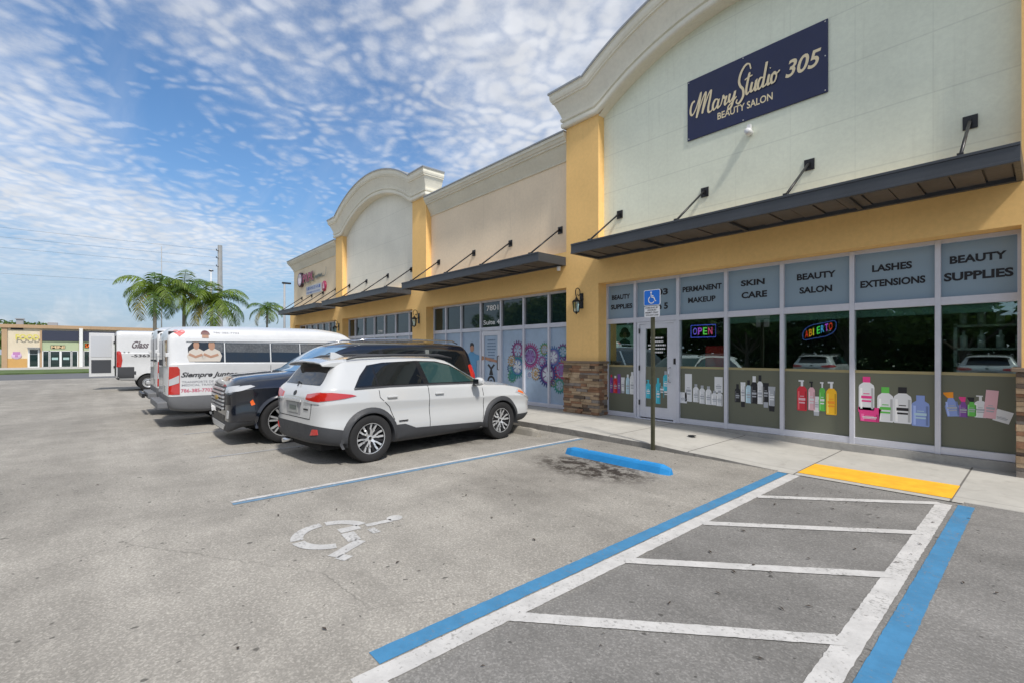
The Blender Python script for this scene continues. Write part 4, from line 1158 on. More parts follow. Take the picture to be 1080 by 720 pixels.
class Car:
    def __init__(s, root, keys, paint, wells, wr, well_mat, angle=38):
        s.root = root
        b = MB(); vs, fs = loft(keys); b.idx(vs, fs, 0, True)
        o = b.build('body', [paint, well_mat], root, local=True)
        for (wx, ww) in wells:
            for sy in (-1, 1):
                c = MB(); c.lathe([(0, -.5), (wr, -.5), (wr, .5), (0, .5)], (wx, sy * (ww + .5 - .30), wr * .93), 'Y', 40, 1)
                co = c.build('cutter', [paint, well_mat], None)
                md = o.modifiers.new('b', 'BOOLEAN'); md.object = co; md.operation = 'DIFFERENCE'; md.solver = 'EXACT'
                dg = bpy.context.evaluated_depsgraph_get()
                par = o.parent; o.parent = None
                dg.update()
                me = bpy.data.meshes.new_from_object(o.evaluated_get(dg))
                o.modifiers.clear(); o.data = me; o.parent = par
                bpy.data.objects.remove(co)
        me = o.data; me.name = 'body'
        for p in me.polygons: p.use_smooth = True
        me.set_sharp_from_angle(angle=R(angle))
        s.body = o
        s.refresh()
    def refresh(s):
        bm = bmesh.new(); bm.from_mesh(s.body.data); s.bvh = BVHTree.FromBMesh(bm); bm.free()
    def split_off(s, planes, pred, name, mat_, grow=0., mode='bisect'):
        """cuts the body along planes and moves the faces where pred(centre) holds into a part of its own"""
        bm = bmesh.new(); bm.from_mesh(s.body.data)
        for co, no in planes:
            bmesh.ops.bisect_plane(bm, geom=bm.verts[:] + bm.edges[:] + bm.faces[:], plane_co=co, plane_no=no)
        bm2 = bm.copy()
        bmesh.ops.delete(bm, geom=[f for f in bm.faces if pred(f.calc_center_median())], context='FACES')
        bmesh.ops.delete(bm2, geom=[f for f in bm2.faces if not pred(f.calc_center_median())], context='FACES')
        if grow:
            bm2.normal_update()
            for v in bm2.verts: v.co += v.normal * grow
        bm.to_mesh(s.body.data); bm.free()
        me = bpy.data.meshes.new(name); bm2.to_mesh(me); bm2.free()
        well = s.body.data.materials[1]
        me.materials.append(mat_); me.materials.append(well)
        me.set_sharp_from_angle(angle=R(38))
        s.body.data.set_sharp_from_angle(angle=R(38))
        o = bpy.data.objects.new(name, me); COL.objects.link(o); o.parent = s.root
        return o
    def panel(s, name, poly, m, d=(0, 1, 0), off=.004, cell=.05, parent=None, thick=.02, smooth=True, polys=None):
        """a sheet whose outline (list of (s, z)) is laid on the body seen along d"""
        d = Vector(d).normalized(); S = Vector((abs(d.y), -d.x if d.y > 0 else d.x, 0)) if abs(d.y) > 1e-6 else Vector((0, 1, 0))
        if abs(d.y) > .01 and abs(d.x) > .01: S = Vector((-d.y, d.x, 0))
        elif abs(d.y) > .01: S = Vector((1, 0, 0))
        bm = bmesh.new()
        for pl in (polys or [poly]):
            vv = [bm.verts.new((p[0], p[1], 0)) for p in pl]
            try: bm.faces.new(vv)
            except ValueError: pass
        bmesh.ops.triangulate(bm, faces=bm.faces[:])
        for ax in (0, 1):
            lo = min(v.co[ax] for v in bm.verts); hi = max(v.co[ax] for v in bm.verts)
            k = math.floor(lo / cell) + 1
            while k * cell < hi:
                co = [0, 0, 0]; co[ax] = k * cell; no = [0, 0, 0]; no[ax] = 1
                bmesh.ops.bisect_plane(bm, geom=bm.verts[:] + bm.edges[:] + bm.faces[:], plane_co=co, plane_no=no, dist=1e-5)
                k += 1
        dead = []
        for v in bm.verts:
            o = S * v.co.x + Vector((0, 0, 1)) * v.co.y - d * 6
            loc, nor, i, _ = s.bvh.ray_cast(o, d)
            if loc is None:
                q = S * v.co.x + Vector((0, 0, v.co.y))
                loc, nor, i, _ = s.bvh.find_nearest(q - d * 1.0)
            if nor.dot(d) > 0: nor = -nor
            v.co = loc + (nor - d).normalized() * off
        bmesh.ops.recalc_face_normals(bm, faces=bm.faces[:])
        if thick:
            ed = [e for e in bm.edges if e.is_boundary]
            r = bmesh.ops.extrude_edge_only(bm, edges=ed)
            for v in [g for g in r['geom'] if isinstance(g, bmesh.types.BMVert)]: v.co += d * thick
        for f in bm.faces: f.smooth = smooth
        me = bpy.data.meshes.new(name); bm.to_mesh(me); bm.free(); me.materials.append(m)
        me.set_sharp_from_angle(angle=R(40))
        o = bpy.data.objects.new(name, me); COL.objects.link(o); o.parent = parent or s.root
        return o
    def decal_text(s, name, vf, m, d=(0, 1, 0), off=.003, parent=None):
        d = Vector(d).normalized(); vs, fs = vf; out = []
        for (a, z) in vs:
            o = (Vector((a, 0, z)) if abs(d.y) > .5 else Vector((0, a, z))) - d * 6
            loc, nor, i, _ = s.bvh.ray_cast(o, d)
            if loc is None: loc = o + d * 5
            out.append(loc - d * off)
        b = MB(); b.idx(out, fs)
        return b.build(name, m, parent or s.root, local=True, recalc=False)
    def at(s, a, z, d=(0, 1, 0)):
        d = Vector(d); o = (Vector((a, 0, z)) if abs(d.y) > .5 else Vector((0, a, z))) - d * 6
        return s.bvh.ray_cast(o, d)[0]

def band(pts, w):
    """closed outline of a polyline of width w"""
    a, c = [], []
    for i, p in enumerate(pts):
        q0 = pts[max(i - 1, 0)]; q1 = pts[min(i + 1, len(pts) - 1)]
        t = Vector((q1[0] - q0[0], q1[1] - q0[1])).normalized(); n = Vector((-t.y, t.x)) * w / 2
        a.append((p[0] + n.x, p[1] + n.y)); c.append((p[0] - n.x, p[1] - n.y))
    return a + c[::-1]
def band_quads(pts, w):
    o = band(pts, w); n = len(pts)
    return [[o[i], o[i + 1], o[2 * n - 2 - i], o[2 * n - 1 - i]] for i in range(n - 1)]

TYRE = mat('tyre_rubber', (.022, .022, .023), .75, spec=.3, bmp=.3, bscale=60, var=.2)
WELL = mat('wheel_well', (.012, .012, .013), .9)
SILVER = mat('machined_alloy', (.60, .61, .62), .33, .55)
DALLOY = mat('dark_alloy', (.02, .02, .022), .4, .3)
PLAS = mat('grey_black_cladding', (.045, .047, .052), .6, spec=.4, var=.10, vscale=4)
CARG = mat('privacy_glass', (.006, .008, .010), .03, spec=.8)
CARGC = mat('front_glass', (.02, .05, .05), .03, spec=.8)
GLOSSB = mat('gloss_black_trim', (.012, .012, .014), .15, spec=.6)
SEAM = mat('panel_gap', (.01, .01, .012), .8)
REDL = mat('red_lens', (.44, .018, .012), .12, spec=.7, coat=1.)
CLRL = mat('clear_lens', (.45, .46, .48), .10, spec=.8, coat=1.)
AMBL = mat('amber_lens', (.75, .12, .01), .12, coat=1.)
PLATE = mat('licence_plate', (.32, .33, .32), .4)
WPAINT = mat('pearl_white_paint', (.50, .51, .515), .24, spec=.5, coat=1.)
VANW = mat('van_white_paint', (.60, .61, .62), .35, spec=.5, coat=.6, var=.04, vscale=1.5)
BPAINT = mat('midnight_paint', (.005, .007, .013), .14, spec=.6, coat=1.)
HEADL = mat('headlight_lens', (.42, .43, .45), .10, spec=1., coat=1.)

def wheel(root, x, y, r, w, rr, style, name='wheel'):
    sy = -1 if y < 0 else 1
    o_ = y + sy * w / 2           # outer face
    h = MB(); c = (x, y, r)
    h.lathe([(0, sy * .03), (rr * .55, sy * .03), (rr * .55, -sy * .02), (0, -sy * .02)], c, 'Y', 28)
    hub = h.build(name, DALLOY, root, local=True)
    t = MB()
    s_ = sy
    prof = [(rr * .97, -s_ * w * .5), (rr * 1.03, -s_ * w * .52), (r * .95, -s_ * w * .5), (r, -s_ * w * .38), (r, -s_ * w * .13), (r - .007, -s_ * w * .12), (r - .007, -s_ * w * .09), (r, -s_ * w * .08), (r, s_ * w * .08), (r - .007, s_ * w * .09), (r - .007, s_ * w * .12), (r, s_ * w * .13), (r, s_ * w * .38), (r * .955, s_ * w * .49), (r * .90, s_ * w * .52), (rr * 1.08, s_ * w * .52), (rr * 1.02, s_ * w * .48), (rr * .96, s_ * w * .45)]
    t.lathe(prof, c, 'Y', 48)
    t.build('tyre', TYRE, hub, local=True, angle=35)
    m = MB()
    # barrel and lip
    m.lathe([(rr * .90, -s_ * w * .45), (rr * .90, s_ * w * .30), (rr * .93, s_ * w * .44), (rr * .97, s_ * w * .47), (rr * 1.0, s_ * w * .47), (rr * 1.0, s_ * w * .43)], c, 'Y', 40, 1 if style != 'steel' else 0)
    m.lathe([(rr * .945, s_ * w * .462), (rr * .99, s_ * w * .474)], c, 'Y', 40, 0)
    yo = y + s_ * w * .40; yi = y + s_ * w * .22
    def spoke(a, r0, r1, w0, w1, mm, dep=.03, a2=None):
        a2 = a if a2 is None else a2
        p = []
        for (aa, rr_, ww) in ((a, r0, w0), (a2, r1, w1)):
            for sgn_ in (-1, 1):
                px = x + rr_ * math.cos(aa) - sgn_ * ww / 2 * math.sin(aa); pz = r + rr_ * math.sin(aa) + sgn_ * ww / 2 * math.cos(aa)
                p.append((px, pz))
        yy0 = yi + s_ * .02; yy1 = yo
        q = [(p[0][0], yy0, p[0][1]), (p[1][0], yy0, p[1][1]), (p[3][0], yy1, p[3][1]), (p[2][0], yy1, p[2][1])]
        m.prism(q, (0, -s_ * dep, 0), mm)
    if style == 'cross':
        for k in range(6):
            a = 2 * math.pi * k / 6 + .26
            for e in (-1, 1):
                spoke(a, rr * .22, rr * .58, .020, .024, 0, .035, a + e * .22); spoke(a + e * .22, rr * .56, rr * .94, .024, .030, 0, .034, a + e * .20)
            spoke(a, rr * .16, rr * .40, .045, .03, 0, .036)
            spoke(a + .52, rr * .25, rr * .90, .03, .04, 1, .02)
    elif style == 'multi':
        for k in range(7):
            a = 2 * math.pi * k / 7 + .2
            spoke(a - .10, rr * .18, rr * .95, .028, .034, 0, .035, a - .15); spoke(a + .10, rr * .18, rr * .95, .028, .034, 0, .035, a + .15)
            spoke(a, rr * .3, rr * .93, .02, .06, 1, .02)
    else:
        m.lathe([(rr * .90, s_ * w * .20), (rr * .70, s_ * w * .30), (rr * .35, s_ * w * .30), (rr * .3, s_ * w * .42), (0, s_ * w * .44)], c, 'Y', 28, 0)
        for k in range(10):
            a = 2 * math.pi * k / 10; spoke(a, rr * .45, rr * .62, .05, .06, 1, .0201)
    m.lathe([(rr * .22, s_ * w * .20), (rr * .21, s_ * w * .28), (rr * .12, s_ * w * .32), (0, s_ * w * .33)], c, 'Y', 20, 0 if style != 'steel' else 0)
    m.lathe([(rr * .11, s_ * w * .322), (rr * .10, s_ * w * .35), (0, s_ * w * .355)], c, 'Y', 16, 1)
    m.build('rim', [SILVER, DALLOY], hub, local=True, angle=40)
    return hub

def arch_flare(car, xc, zc, r0, r1, side, m, z_end=.30, parent=None, a0=-12, a1=192):
    n = 22; d = (0, 1, 0) if side < 0 else (0, -1, 0)
    pts = [(R(a0 + (a1 - a0) * k / n)) for k in range(n + 1)]
    polys = []
    for a, b_ in zip(pts, pts[1:]):
        polys.append([(xc + r0 * math.cos(a), zc + r0 * math.sin(a)), (xc + r1 * math.cos(a), zc + r1 * math.sin(a)), (xc + r1 * math.cos(b_), zc + r1 * math.sin(b_)), (xc + r0 * math.cos(b_), zc + r0 * math.sin(b_))])
    # welded ring of quads laid on the side and lifted a little
    bm = bmesh.new(); D = Vector(d); rows = []
    for a in pts:
        row = []
        for t in (0, .25, .6, 1.):
            rr = r0 + (r1 - r0) * t; o = Vector((xc + rr * math.cos(a), 0, zc + rr * math.sin(a))) - D * 6
            if t == 0: hit = None
            else: hit = car.bvh.ray_cast(o, D)[0]
            if hit is None or abs(hit.y) < car.wm - .25:
                hit = Vector((o.x, side * car.wm, o.z))
            lift = (.022, .026, .020, .0)[(0, .25, .6, 1.).index(t)]
            row.append(bm.verts.new(hit - D * lift))
        # inner return
        rows.append([bm.verts.new((row[0].co.x, row[0].co.y + D.y * .12, row[0].co.z))] + row)
    for p, q in zip(rows, rows[1:]):
        for k in range(4): bm.faces.new((p[k], p[k + 1], q[k + 1], q[k]))
    bmesh.ops.recalc_face_normals(bm, faces=bm.faces[:])
    for f in bm.faces: f.smooth = True
    me = bpy.data.meshes.new('wheel_arch'); bm.to_mesh(me); bm.free(); me.materials.append(m)
    me.set_sharp_from_angle(angle=R(50))
    o = bpy.data.objects.new('wheel_arch', me); COL.objects.link(o); o.parent = parent or car.root
    return o

def mirror_(root, x, y, z, m, mg, s=1.):
    sy = -1 if y < 0 else 1
    b = MB()
    pts = []
    for k in range(9):
        t = k / 8; rad = math.sin(math.pi * (.12 + .80 * t)) ** .6
        pts.append((t, rad))
    vs = []
    n = 14
    for (t, rad) in pts:
        for k in range(n):
            a = 2 * math.pi * k / n
            vs.append((x + .075 * s * rad * math.copysign(abs(math.cos(a)) ** .7, math.cos(a)), y + sy * t * .20 * s, z + .075 * s * rad * math.copysign(abs(math.sin(a)) ** .7, math.sin(a))))
    fs = [(i * n + k, i * n + (k + 1) % n, (i + 1) * n + (k + 1) % n, (i + 1) * n + k) for i in range(8) for k in range(n)]
    fs += [tuple(range(n)), tuple(range(9 * n - 1, 8 * n - 1, -1))]
    b.idx(vs, fs, 0, True)
    b.bar((x + .02, y - sy * .06, z - .05 * s), (x, y + sy * .05, z - .06 * s), .05, .035, 1)
    o = b.build('side_mirror', [m, PLAS], root, local=True, angle=50)
    g = MB(); g.face([(x - .078 * s, y + sy * .03 * s, z - .045 * s), (x - .078 * s, y + sy * .17 * s, z - .045 * s), (x - .078 * s, y + sy * .17 * s, z + .045 * s), (x - .078 * s, y + sy * .03 * s, z + .045 * s)])
    g.build('mirror_glass', mg, o, local=True)
    return o

# --- white compact crossover
def make_crossover(label):
    root = thing('crossover_car', label, 'car')
    K = [  # x, zb, wb, wm, z1, z2, zbelt, wbelt, zre, wre, zr
        (-2.15, .37, .40, .50, .48, .80, .88, .48, .91, .40, .93),
        (-2.135, .34, .52, .62, .48, .82, .92, .59, .95, .50, .97),
        (-2.10, .32, .62, .72, .48, .84, .98, .68, 1.01, .60, 1.04),
        (-2.04, .31, .70, .795, .49, .86, 1.04, .755, 1.08, .66, 1.11),
        (-1.95, .29, .77, .85, .50, .87, 1.065, .81, 1.16, .68, 1.21),
        (-1.83, .27, .81, .885, .50, .88, 1.07, .845, 1.33, .65, 1.39),
        (-1.72, .25, .83, .898, .50, .88, 1.065, .855, 1.45, .625, 1.52),
        (-1.60, .23, .85, .905, .50, .88, 1.06, .86, 1.515, .615, 1.585),
        (-1.2, .22, .85, .91, .50, .87, 1.05, .868, 1.545, .62, 1.61),
        (-.5, .21, .84, .905, .50, .85, 1.035, .868, 1.565, .625, 1.625),
        (-.05, .21, .84, .905, .50, .84, 1.02, .866, 1.55, .625, 1.615),
        (.24, .21, .84, .905, .50, .83, 1.01, .864, 1.50, .63, 1.57),
        (.60, .22, .84, .907, .50, .82, 1.0, .86, 1.27, .68, 1.36),
        (.90, .22, .84, .91, .50, .81, .985, .852, 1.08, .735, 1.16),
        (1.02, .22, .84, .91, .50, .81, .98, .848, 1.025, .75, 1.09),
        (1.38, .23, .83, .91, .50, .80, .965, .838, 1.0, .74, 1.06),
        (1.75, .24, .81, .905, .50, .78, .92, .81, .955, .70, 1.01),
        (2.00, .25, .76, .88, .48, .75, .87, .755, .90, .63, .955),
        (2.13, .27, .68, .83, .47, .70, .82, .68, .85, .56, .89),
        (2.20, .29, .58, .76, .46, .64, .74, .60, .77, .48, .80),
        (2.235, .33, .46, .66, .45, .56, .64, .52, .67, .40, .69)]
    K = [((-1.6 + (k[0] + 1.6) * .85) if k[0] < -1.6 else k[0],) + k[1:] for k in K]
    lowr = lambda z: z if z < 1.09 else 1.09 + (z - 1.09) * .84
    K = [k[:6] + (k[6] + .02,) + (k[7], lowr(k[8]), k[9], lowr(k[10])) for k in K]
    lp = lambda pl: [(p[0], lowr(p[1]) + (.015 if p[1] < 1.12 else 0)) for p in pl]
    c = Car(root, K, WPAINT, [(1.32, .905), (-1.32, .905)], .385, WELL); c.wm = .905
    # lower black cladding at both ends
    c.split_off([((-1.90, 0, .545), (.22, 0, 1)), ((-1.62, 0, 0), (1, 0, 0))], lambda p: p.x < -1.62 and (p.x + 1.90) * .22 + (p.z - .545) < 0, 'rear_bumper', PLAS, .004)
    c.split_off([((1.62, 0, 0), (1, 0, 0)), ((0, 0, .42), (0, 0, 1))], lambda p: p.x > 1.62 and p.z < .42, 'front_bumper', PLAS, .004)
    c.wm = .905
    for sd in (-1, 1):
        d = (0, -sd, 0)
        for wx in (1.32, -1.32): arch_flare(c, wx, .34, .375, .455, sd, PLAS)
        c.panel('rocker_cladding', [(-.98, .225), (.96, .225), (.96, .34), (.80, .37), (-.55, .42), (-.75, .50), (-.92, .50)], PLAS, d, .014, .06)
        # glass
        c.panel('window_surround', lp([(-1.56, 1.07), (.83, 1.05), (.73, 1.16), (.53, 1.30), (.28, 1.44), (0, 1.51), (-.4, 1.525), (-1.0, 1.50), (-1.27, 1.455), (-1.43, 1.28)]), GLOSSB, d, .003, .05)
        c.panel('quarter_window', lp([(-1.52, 1.085), (-1.20, 1.095), (-1.20, 1.455), (-1.25, 1.43), (-1.40, 1.26)]), CARG, d, .005, .04)
        c.panel('side_window', lp([(-1.17, 1.095), (-.37, 1.085), (-.42, 1.50), (-.70, 1.50), (-1.17, 1.46)]), CARG, d, .005, .04)
        c.panel('side_window', lp([(-.27, 1.085), (.79, 1.07), (.71, 1.14), (.51, 1.28), (.26, 1.42), (-.02, 1.49), (-.33, 1.50)]), CARGC, d, .005, .04)
        c.panel('window_trim', None, PLAS, d, .007, .06, polys=band_quads([(-1.57, 1.068), (-1.0, 1.078), (0, 1.07), (.84, 1.055)], .022), thick=.01)
        c.panel('door_seam', None, SEAM, d, .003, .06, thick=.006, polys=band_quads([(-.31, 1.08), (-.29, .7), (-.28, .40)], .009))
        c.panel('door_seam', None, SEAM, d, .003, .06, thick=.006, polys=band_quads([(-1.19, 1.08), (-1.18, .93), (-1.02, .78), (-.93, .58)], .009))
        c.panel('door_seam', None, SEAM, d, .003, .06, thick=.006, polys=band_quads([(.86, 1.06), (.88, .6), (.86, .42)], .009))
        for hx in (-.98, -.10):
            p = c.at(hx, .93, d); b = MB()
            b.box(hx - .085, hx + .085, min(p.y, p.y + sd * .035), max(p.y, p.y + sd * .035), .915, .945)
            b.build('door_handle', WPAINT, root, local=True, bevel=.01)
        mirror_(root, .66, sd * .92, 1.09, WPAINT, CARG)
        # roof rail
        b = MB(); b.tube([(-1.55, sd * .60, 1.485), (-1.40, sd * .605, 1.525), (-.8, sd * .61, 1.548), (.1, sd * .61, 1.542), (.38, sd * .605, 1.492)], [.012, .02, .02, .02, .012], 8)
        b.build('roof_rail', PLAS, root, local=True)
        # lamps
        tl = c.panel('tail_light', [(-2.02, .915), (-1.70, .95), (-1.55, .975), (-1.62, .998), (-1.88, 1.035), (-2.0, 1.035)], REDL, d, .010, .04)
        c.panel('tail_light', [(sd * .42, .93), (sd * .74, .90), (sd * .74, 1.04), (sd * .42, 1.0)] if sd > 0 else [(-.74, .90), (-.42, .93), (-.42, 1.0), (-.74, 1.04)], REDL, (1, 0, 0), .010, .03)
        c.panel('tail_light_strip', [(sd * .38, .895), (sd * .74, .875), (sd * .74, .905), (sd * .38, .93)], CLRL, (1, 0, 0), .012, .04)
        c.panel('head_light', [(1.72, .84), (2.12, .70), (2.15, .76), (2.02, .86), (1.80, .90)], HEADL, d, .008, .04)
        c.panel('turn_light', [(1.78, .845), (1.95, .79), (1.97, .83), (1.84, .875)], AMBL, d, .012, .04)
        c.panel('reflector', [(sd * .56, .44), (sd * .72, .46), (sd * .71, .53), (sd * .62, .53)], REDL, (1, 0, 0), .012, .03)
        c.panel('badge', [(-.86, .545), (-.70, .545), (-.70, .56), (-.86, .56)], SEAM, d, .016, .05)
        for wx in (1.32, -1.32): wheel(root, wx, sd * .79, .345, .225, .225, 'cross')
    c.panel('rear_window', lp([(-.60, 1.13), (.60, 1.13), (.56, 1.30), (.50, 1.475), (-.50, 1.475), (-.56, 1.30)]), CARG, (1, 0, 0), .006, .05)
    c.panel('windscreen', lp([(-.70, 1.12), (.70, 1.12), (.60, 1.50), (-.60, 1.50)]), CARGC, (-1, 0, 0), .006, .05)
    c.panel('plate_recess', [(-.24, .70), (.24, .70), (.27, .89), (-.27, .89)], mat('recess_grey', (.30, .30, .31), .4), (1, 0, 0), .005, .05)
    c.panel('number_plate', [(-.16, .72), (.16, .72), (.16, .87), (-.16, .87)], PLATE, (1, 0, 0), .012, .05)
    c.panel('plate_digits', [(-.12, .765), (.12, .765), (.12, .825), (-.12, .825)], mat('plate_print', (.12, .14, .13), .5), (1, 0, 0), .015, .05)
    c.panel('plate_garnish', [(-.30, .885), (.30, .885), (.30, .915), (-.30, .915)], WPAINT, (1, 0, 0), .03, .05)
    c.panel('tailgate_seam', None, SEAM, (1, 0, 0), .003, .06, thick=.006, polys=band_quads([(-.60, 1.02), (-.58, .80), (-.54, .66), (.54, .66), (.58, .80), (.60, 1.02)], .010))
    c.panel('rear_badge', [(.045 * math.cos(k * math.pi / 6), 1.0 + .035 * math.sin(k * math.pi / 6)) for k in range(12)], BLK, (1, 0, 0), .008, .05)
    c.panel('badge', [(-.50, .78), (-.36, .78), (-.36, .80), (-.50, .80)], SEAM, (1, 0, 0), .008, .05)
    c.panel('grille', [(-.45, .50), (.45, .50), (.52, .66), (-.52, .66)], BLK, (-1, 0, 0), .006, .05)
    b = MB()  # rear spoiler
    sec = lambda y, k: [(-1.56, y, 1.515 - k), (-1.78, y, 1.50 - k), (-1.92, y, 1.465 - k), (-1.91, y, 1.44 - k), (-1.66, y, 1.43 - k)]
    ys_ = [-.60, -.52, -.3, 0, .3, .52, .60]; secs = [sec(y, abs(y) ** 2 * .10 + (.02 if abs(y) > .58 else 0)) for y in ys_]
    vs = [p for s_ in secs for p in s_]; fs = [(i * 5 + k, i * 5 + (k + 1) % 5, (i + 1) * 5 + (k + 1) % 5, (i + 1) * 5 + k) for i in range(6) for k in range(5)] + [(0, 1, 2, 3, 4), (34, 33, 32, 31, 30)]
    b.idx(vs, fs, 0, False); b.build('rear_spoiler', WPAINT, root, local=True, bevel=.012)
    b = MB(); b.prism([(-1.30, -.018, 1.525), (-1.52, -.018, 1.505), (-1.51, -.012, 1.59), (-1.45, -.012, 1.59)], (0, .036, 0)); b.build('roof_antenna', WPAINT, root, local=True, bevel=.008)
    b = MB(); b.tube([(-2.01, 0, 1.10), (-1.96, .05, 1.16), (-1.93, .28, 1.13)], .008, 6); b.build('rear_wiper', BLK, root, local=True)
    b = MB(); b.tube([(-1.8, .45, .26), (-2.06, .45, .25)], .035, 10); b.build('tail_pipe', CHROME, root, local=True)
    b = MB(); b.box(-1.9, 2.0, -.55, .55, .20, .30); b.build('underbody', WELL, root, local=True)
    return root, c
cross, cc = make_crossover('white compact crossover with black wheel arches parked nose to the shops')
cross.location = (-7.49, 4.25, 0); cross.rotation_euler = (0, 0, R(94.5))

# --- dark full-size SUV, nose out
BARM = mat('bright_grille_bar', (.58, .59, .61), .28, .5)
def make_suv():
    root = thing('large_suv', 'midnight blue full size SUV with chrome barred grille parked nose outwards', 'car')
    K = [
        (-2.66, .45, .70, .86, .55, .95, 1.10, .84, 1.14, .70, 1.16),
        (-2.62, .40, .80, .93, .55, .97, 1.16, .90, 1.30, .78, 1.36),
        (-2.54, .36, .88, .98, .55, 1.0, 1.19, .93, 1.66, .74, 1.74),
        (-2.40, .34, .92, 1.01, .55, 1.0, 1.19, .95, 1.78, .72, 1.865),
        (-1.8, .33, .95, 1.025, .55, 1.0, 1.18, .955, 1.81, .735, 1.89),
        (-.8, .33, .95, 1.025, .55, 1.0, 1.17, .955, 1.815, .74, 1.895),
        (.1, .33, .95, 1.025, .55, 1.0, 1.16, .955, 1.80, .74, 1.88),
        (.46, .33, .95, 1.025, .55, 1.0, 1.155, .955, 1.74, .745, 1.82),
        (.90, .33, .95, 1.025, .55, 1.0, 1.15, .95, 1.51, .79, 1.60),
        (1.34, .33, .95, 1.025, .55, 1.0, 1.17, .94, 1.26, .86, 1.35),
        (1.46, .33, .95, 1.025, .55, 1.02, 1.19, .94, 1.25, .86, 1.33),
        (1.72, .34, .94, 1.025, .55, 1.02, 1.19, .935, 1.235, .84, 1.315),
        (2.1, .34, .92, 1.015, .55, 1.02, 1.17, .92, 1.215, .82, 1.29),
        (2.40, .32, .89, 1.0, .55, 1.0, 1.14, .89, 1.185, .79, 1.255),
        (2.54, .28, .87, .975, .52, .98, 1.10, .85, 1.15, .75, 1.21),
        (2.62, .25, .83, .93, .50, .94, 1.05, .80, 1.09, .70, 1.14),
        (2.66, .24, .78, .87, .48, .90, 1.0, .76, 1.03, .66, 1.06),
        (2.68, .25, .72, .80, .46, .86, .95, .70, .97, .6, .99)]
    K = [((1.55 + (k[0] - 1.55) * .76) if k[0] > 1.55 else k[0],) + tuple(v - (.03 if (k[0] > 1.2 and i in (5, 7, 9)) else 0) for i, v in enumerate(k[1:])) for k in K]
    sx = lambda pl: [((1.55 + (p[0] - 1.55) * .76), p[1] - .02) for p in pl]
    c = Car(root, K, BPAINT, [(1.55, 1.02), (-1.52, 1.02)], .45, WELL); c.wm = 1.02
    c.split_off([((2.0, 0, 0), (1, 0, 0)), ((0, 0, .44), (0, 0, 1))], lambda p: p.x > 2.0 and p.z < .44, 'front_valance', PLAS, .004)
    for sd in (-1, 1):
        d = (0, -sd, 0)
        for wx in (1.55, -1.52): arch_flare(c, wx, .415, .445, .49, sd, BPAINT)
        c.panel('side_window', [(-2.38, 1.24), (-1.35, 1.23), (-1.40, 1.70), (-2.20, 1.69), (-2.34, 1.60)], CARG, d, .005, .05)
        c.panel('window_pillar_trim', [(-1.40, 1.22), (-1.31, 1.22), (-1.38, 1.72), (-1.47, 1.72)], CHROME, d, .008, .06)
        c.panel('side_window', [(-1.28, 1.23), (-.35, 1.22), (-.38, 1.72), (-1.34, 1.71)], CARG, d, .005, .05)
        c.panel('side_window', [(-.25, 1.22), (1.06, 1.20), (.96, 1.32), (.72, 1.50), (.42, 1.66), (.14, 1.71), (-.29, 1.72)], CARG, d, .005, .05)
        for pts in ([(-.30, 1.20), (-.28, .8), (-.28, .40)], [(-1.32, 1.20), (-1.30, .95), (-1.10, .75), (-1.02, .5)], [(1.0, 1.16), (1.0, .7), (.96, .42)]):
            c.panel('door_seam', None, SEAM, d, .003, .06, thick=.006, polys=band_quads(pts, .009))
        for hx in (-1.1, .0 - .1):
            p = c.at(hx, 1.05, d); b = MB(); b.box(hx - .10, hx + .10, min(p.y, p.y + sd * .04), max(p.y, p.y + sd * .04), 1.03, 1.065); b.build('door_handle', CHROME, root, local=True, bevel=.01)
        mirror_(root, .90, sd * 1.02, 1.24, BPAINT, CARG, 1.25)
        b = MB(); b.tube([(-2.3, sd * .66, 1.86), (-2.15, sd * .67, 1.925), (-1.2, sd * .68, 1.94), (-.1, sd * .68, 1.935), (.28, sd * .67, 1.87)], [.012, .019, .019, .019, .012], 8); b.build('roof_rail', CHROME, root, local=True)
        # lamps and front corner
        hl = [(2.18, 1.075), (2.40, 1.02), (2.62, .985), (2.66, 1.05), (2.40, 1.09), (2.26, 1.10)]
        c.panel('head_light', sx(hl), HEADL, d, .008, .04)
        fr = [(sd * .58, .95), (sd * .90, .96), (sd * .89, 1.075), (sd * .58, 1.03)]
        c.panel('head_light', fr if sd > 0 else fr[::-1], HEADL, (-1, 0, 0), .008, .04)
        fr = [(sd * .60, .935), (sd * .90, .955), (sd * .90, .985), (sd * .60, .965)]
        c.panel('chrome_strip', fr if sd > 0 else fr[::-1], BARM, (-1, 0, 0), .012, .04)
        fr = [(sd * .62, .72), (sd * .88, .74), (sd * .88, .93), (sd * .60, .92)]
        c.panel('lamp_recess', fr if sd > 0 else fr[::-1], BLK, (-1, 0, 0), .006, .04)
        fr = [(sd * .74, .50), (sd * .82, .50), (sd * .84, .62), (sd * .79, .64)]
        c.panel('fog_light', fr if sd > 0 else fr[::-1], BARM, (-1, 0, 0), .012, .04)
        c.panel('side_marker', [(2.03, .74), (2.09, .72), (2.11, .79), (2.07, .83)], AMBL, d, .010, .03)
        c.panel('fender_badge', [(1.02, 1.095), (1.32, 1.095), (1.32, 1.115), (1.02, 1.115)], CHROME, d, .006, .05)
        c.panel('running_board_trim', [(-.98, .36), (1.02, .36), (1.02, .42), (-.98, .42)], PLAS, d, .012, .06)
        c.panel('tail_light', [(-2.62, 1.0), (-2.46, 1.0), (-2.44, 1.35), (-2.52, 1.38), (-2.60, 1.3)], REDL, d, .010, .04)
        for wx in (1.55, -1.52): wheel(root, wx, sd * .885, .415, .275, .292, 'multi')
    c.panel('windscreen', [(-.84, 1.30), (.84, 1.30), (.72, 1.76), (-.72, 1.76)], mat('windscreen_glass', (.14, .24, .36), .03, spec=1.), (-1, 0, 0), .006, .05)
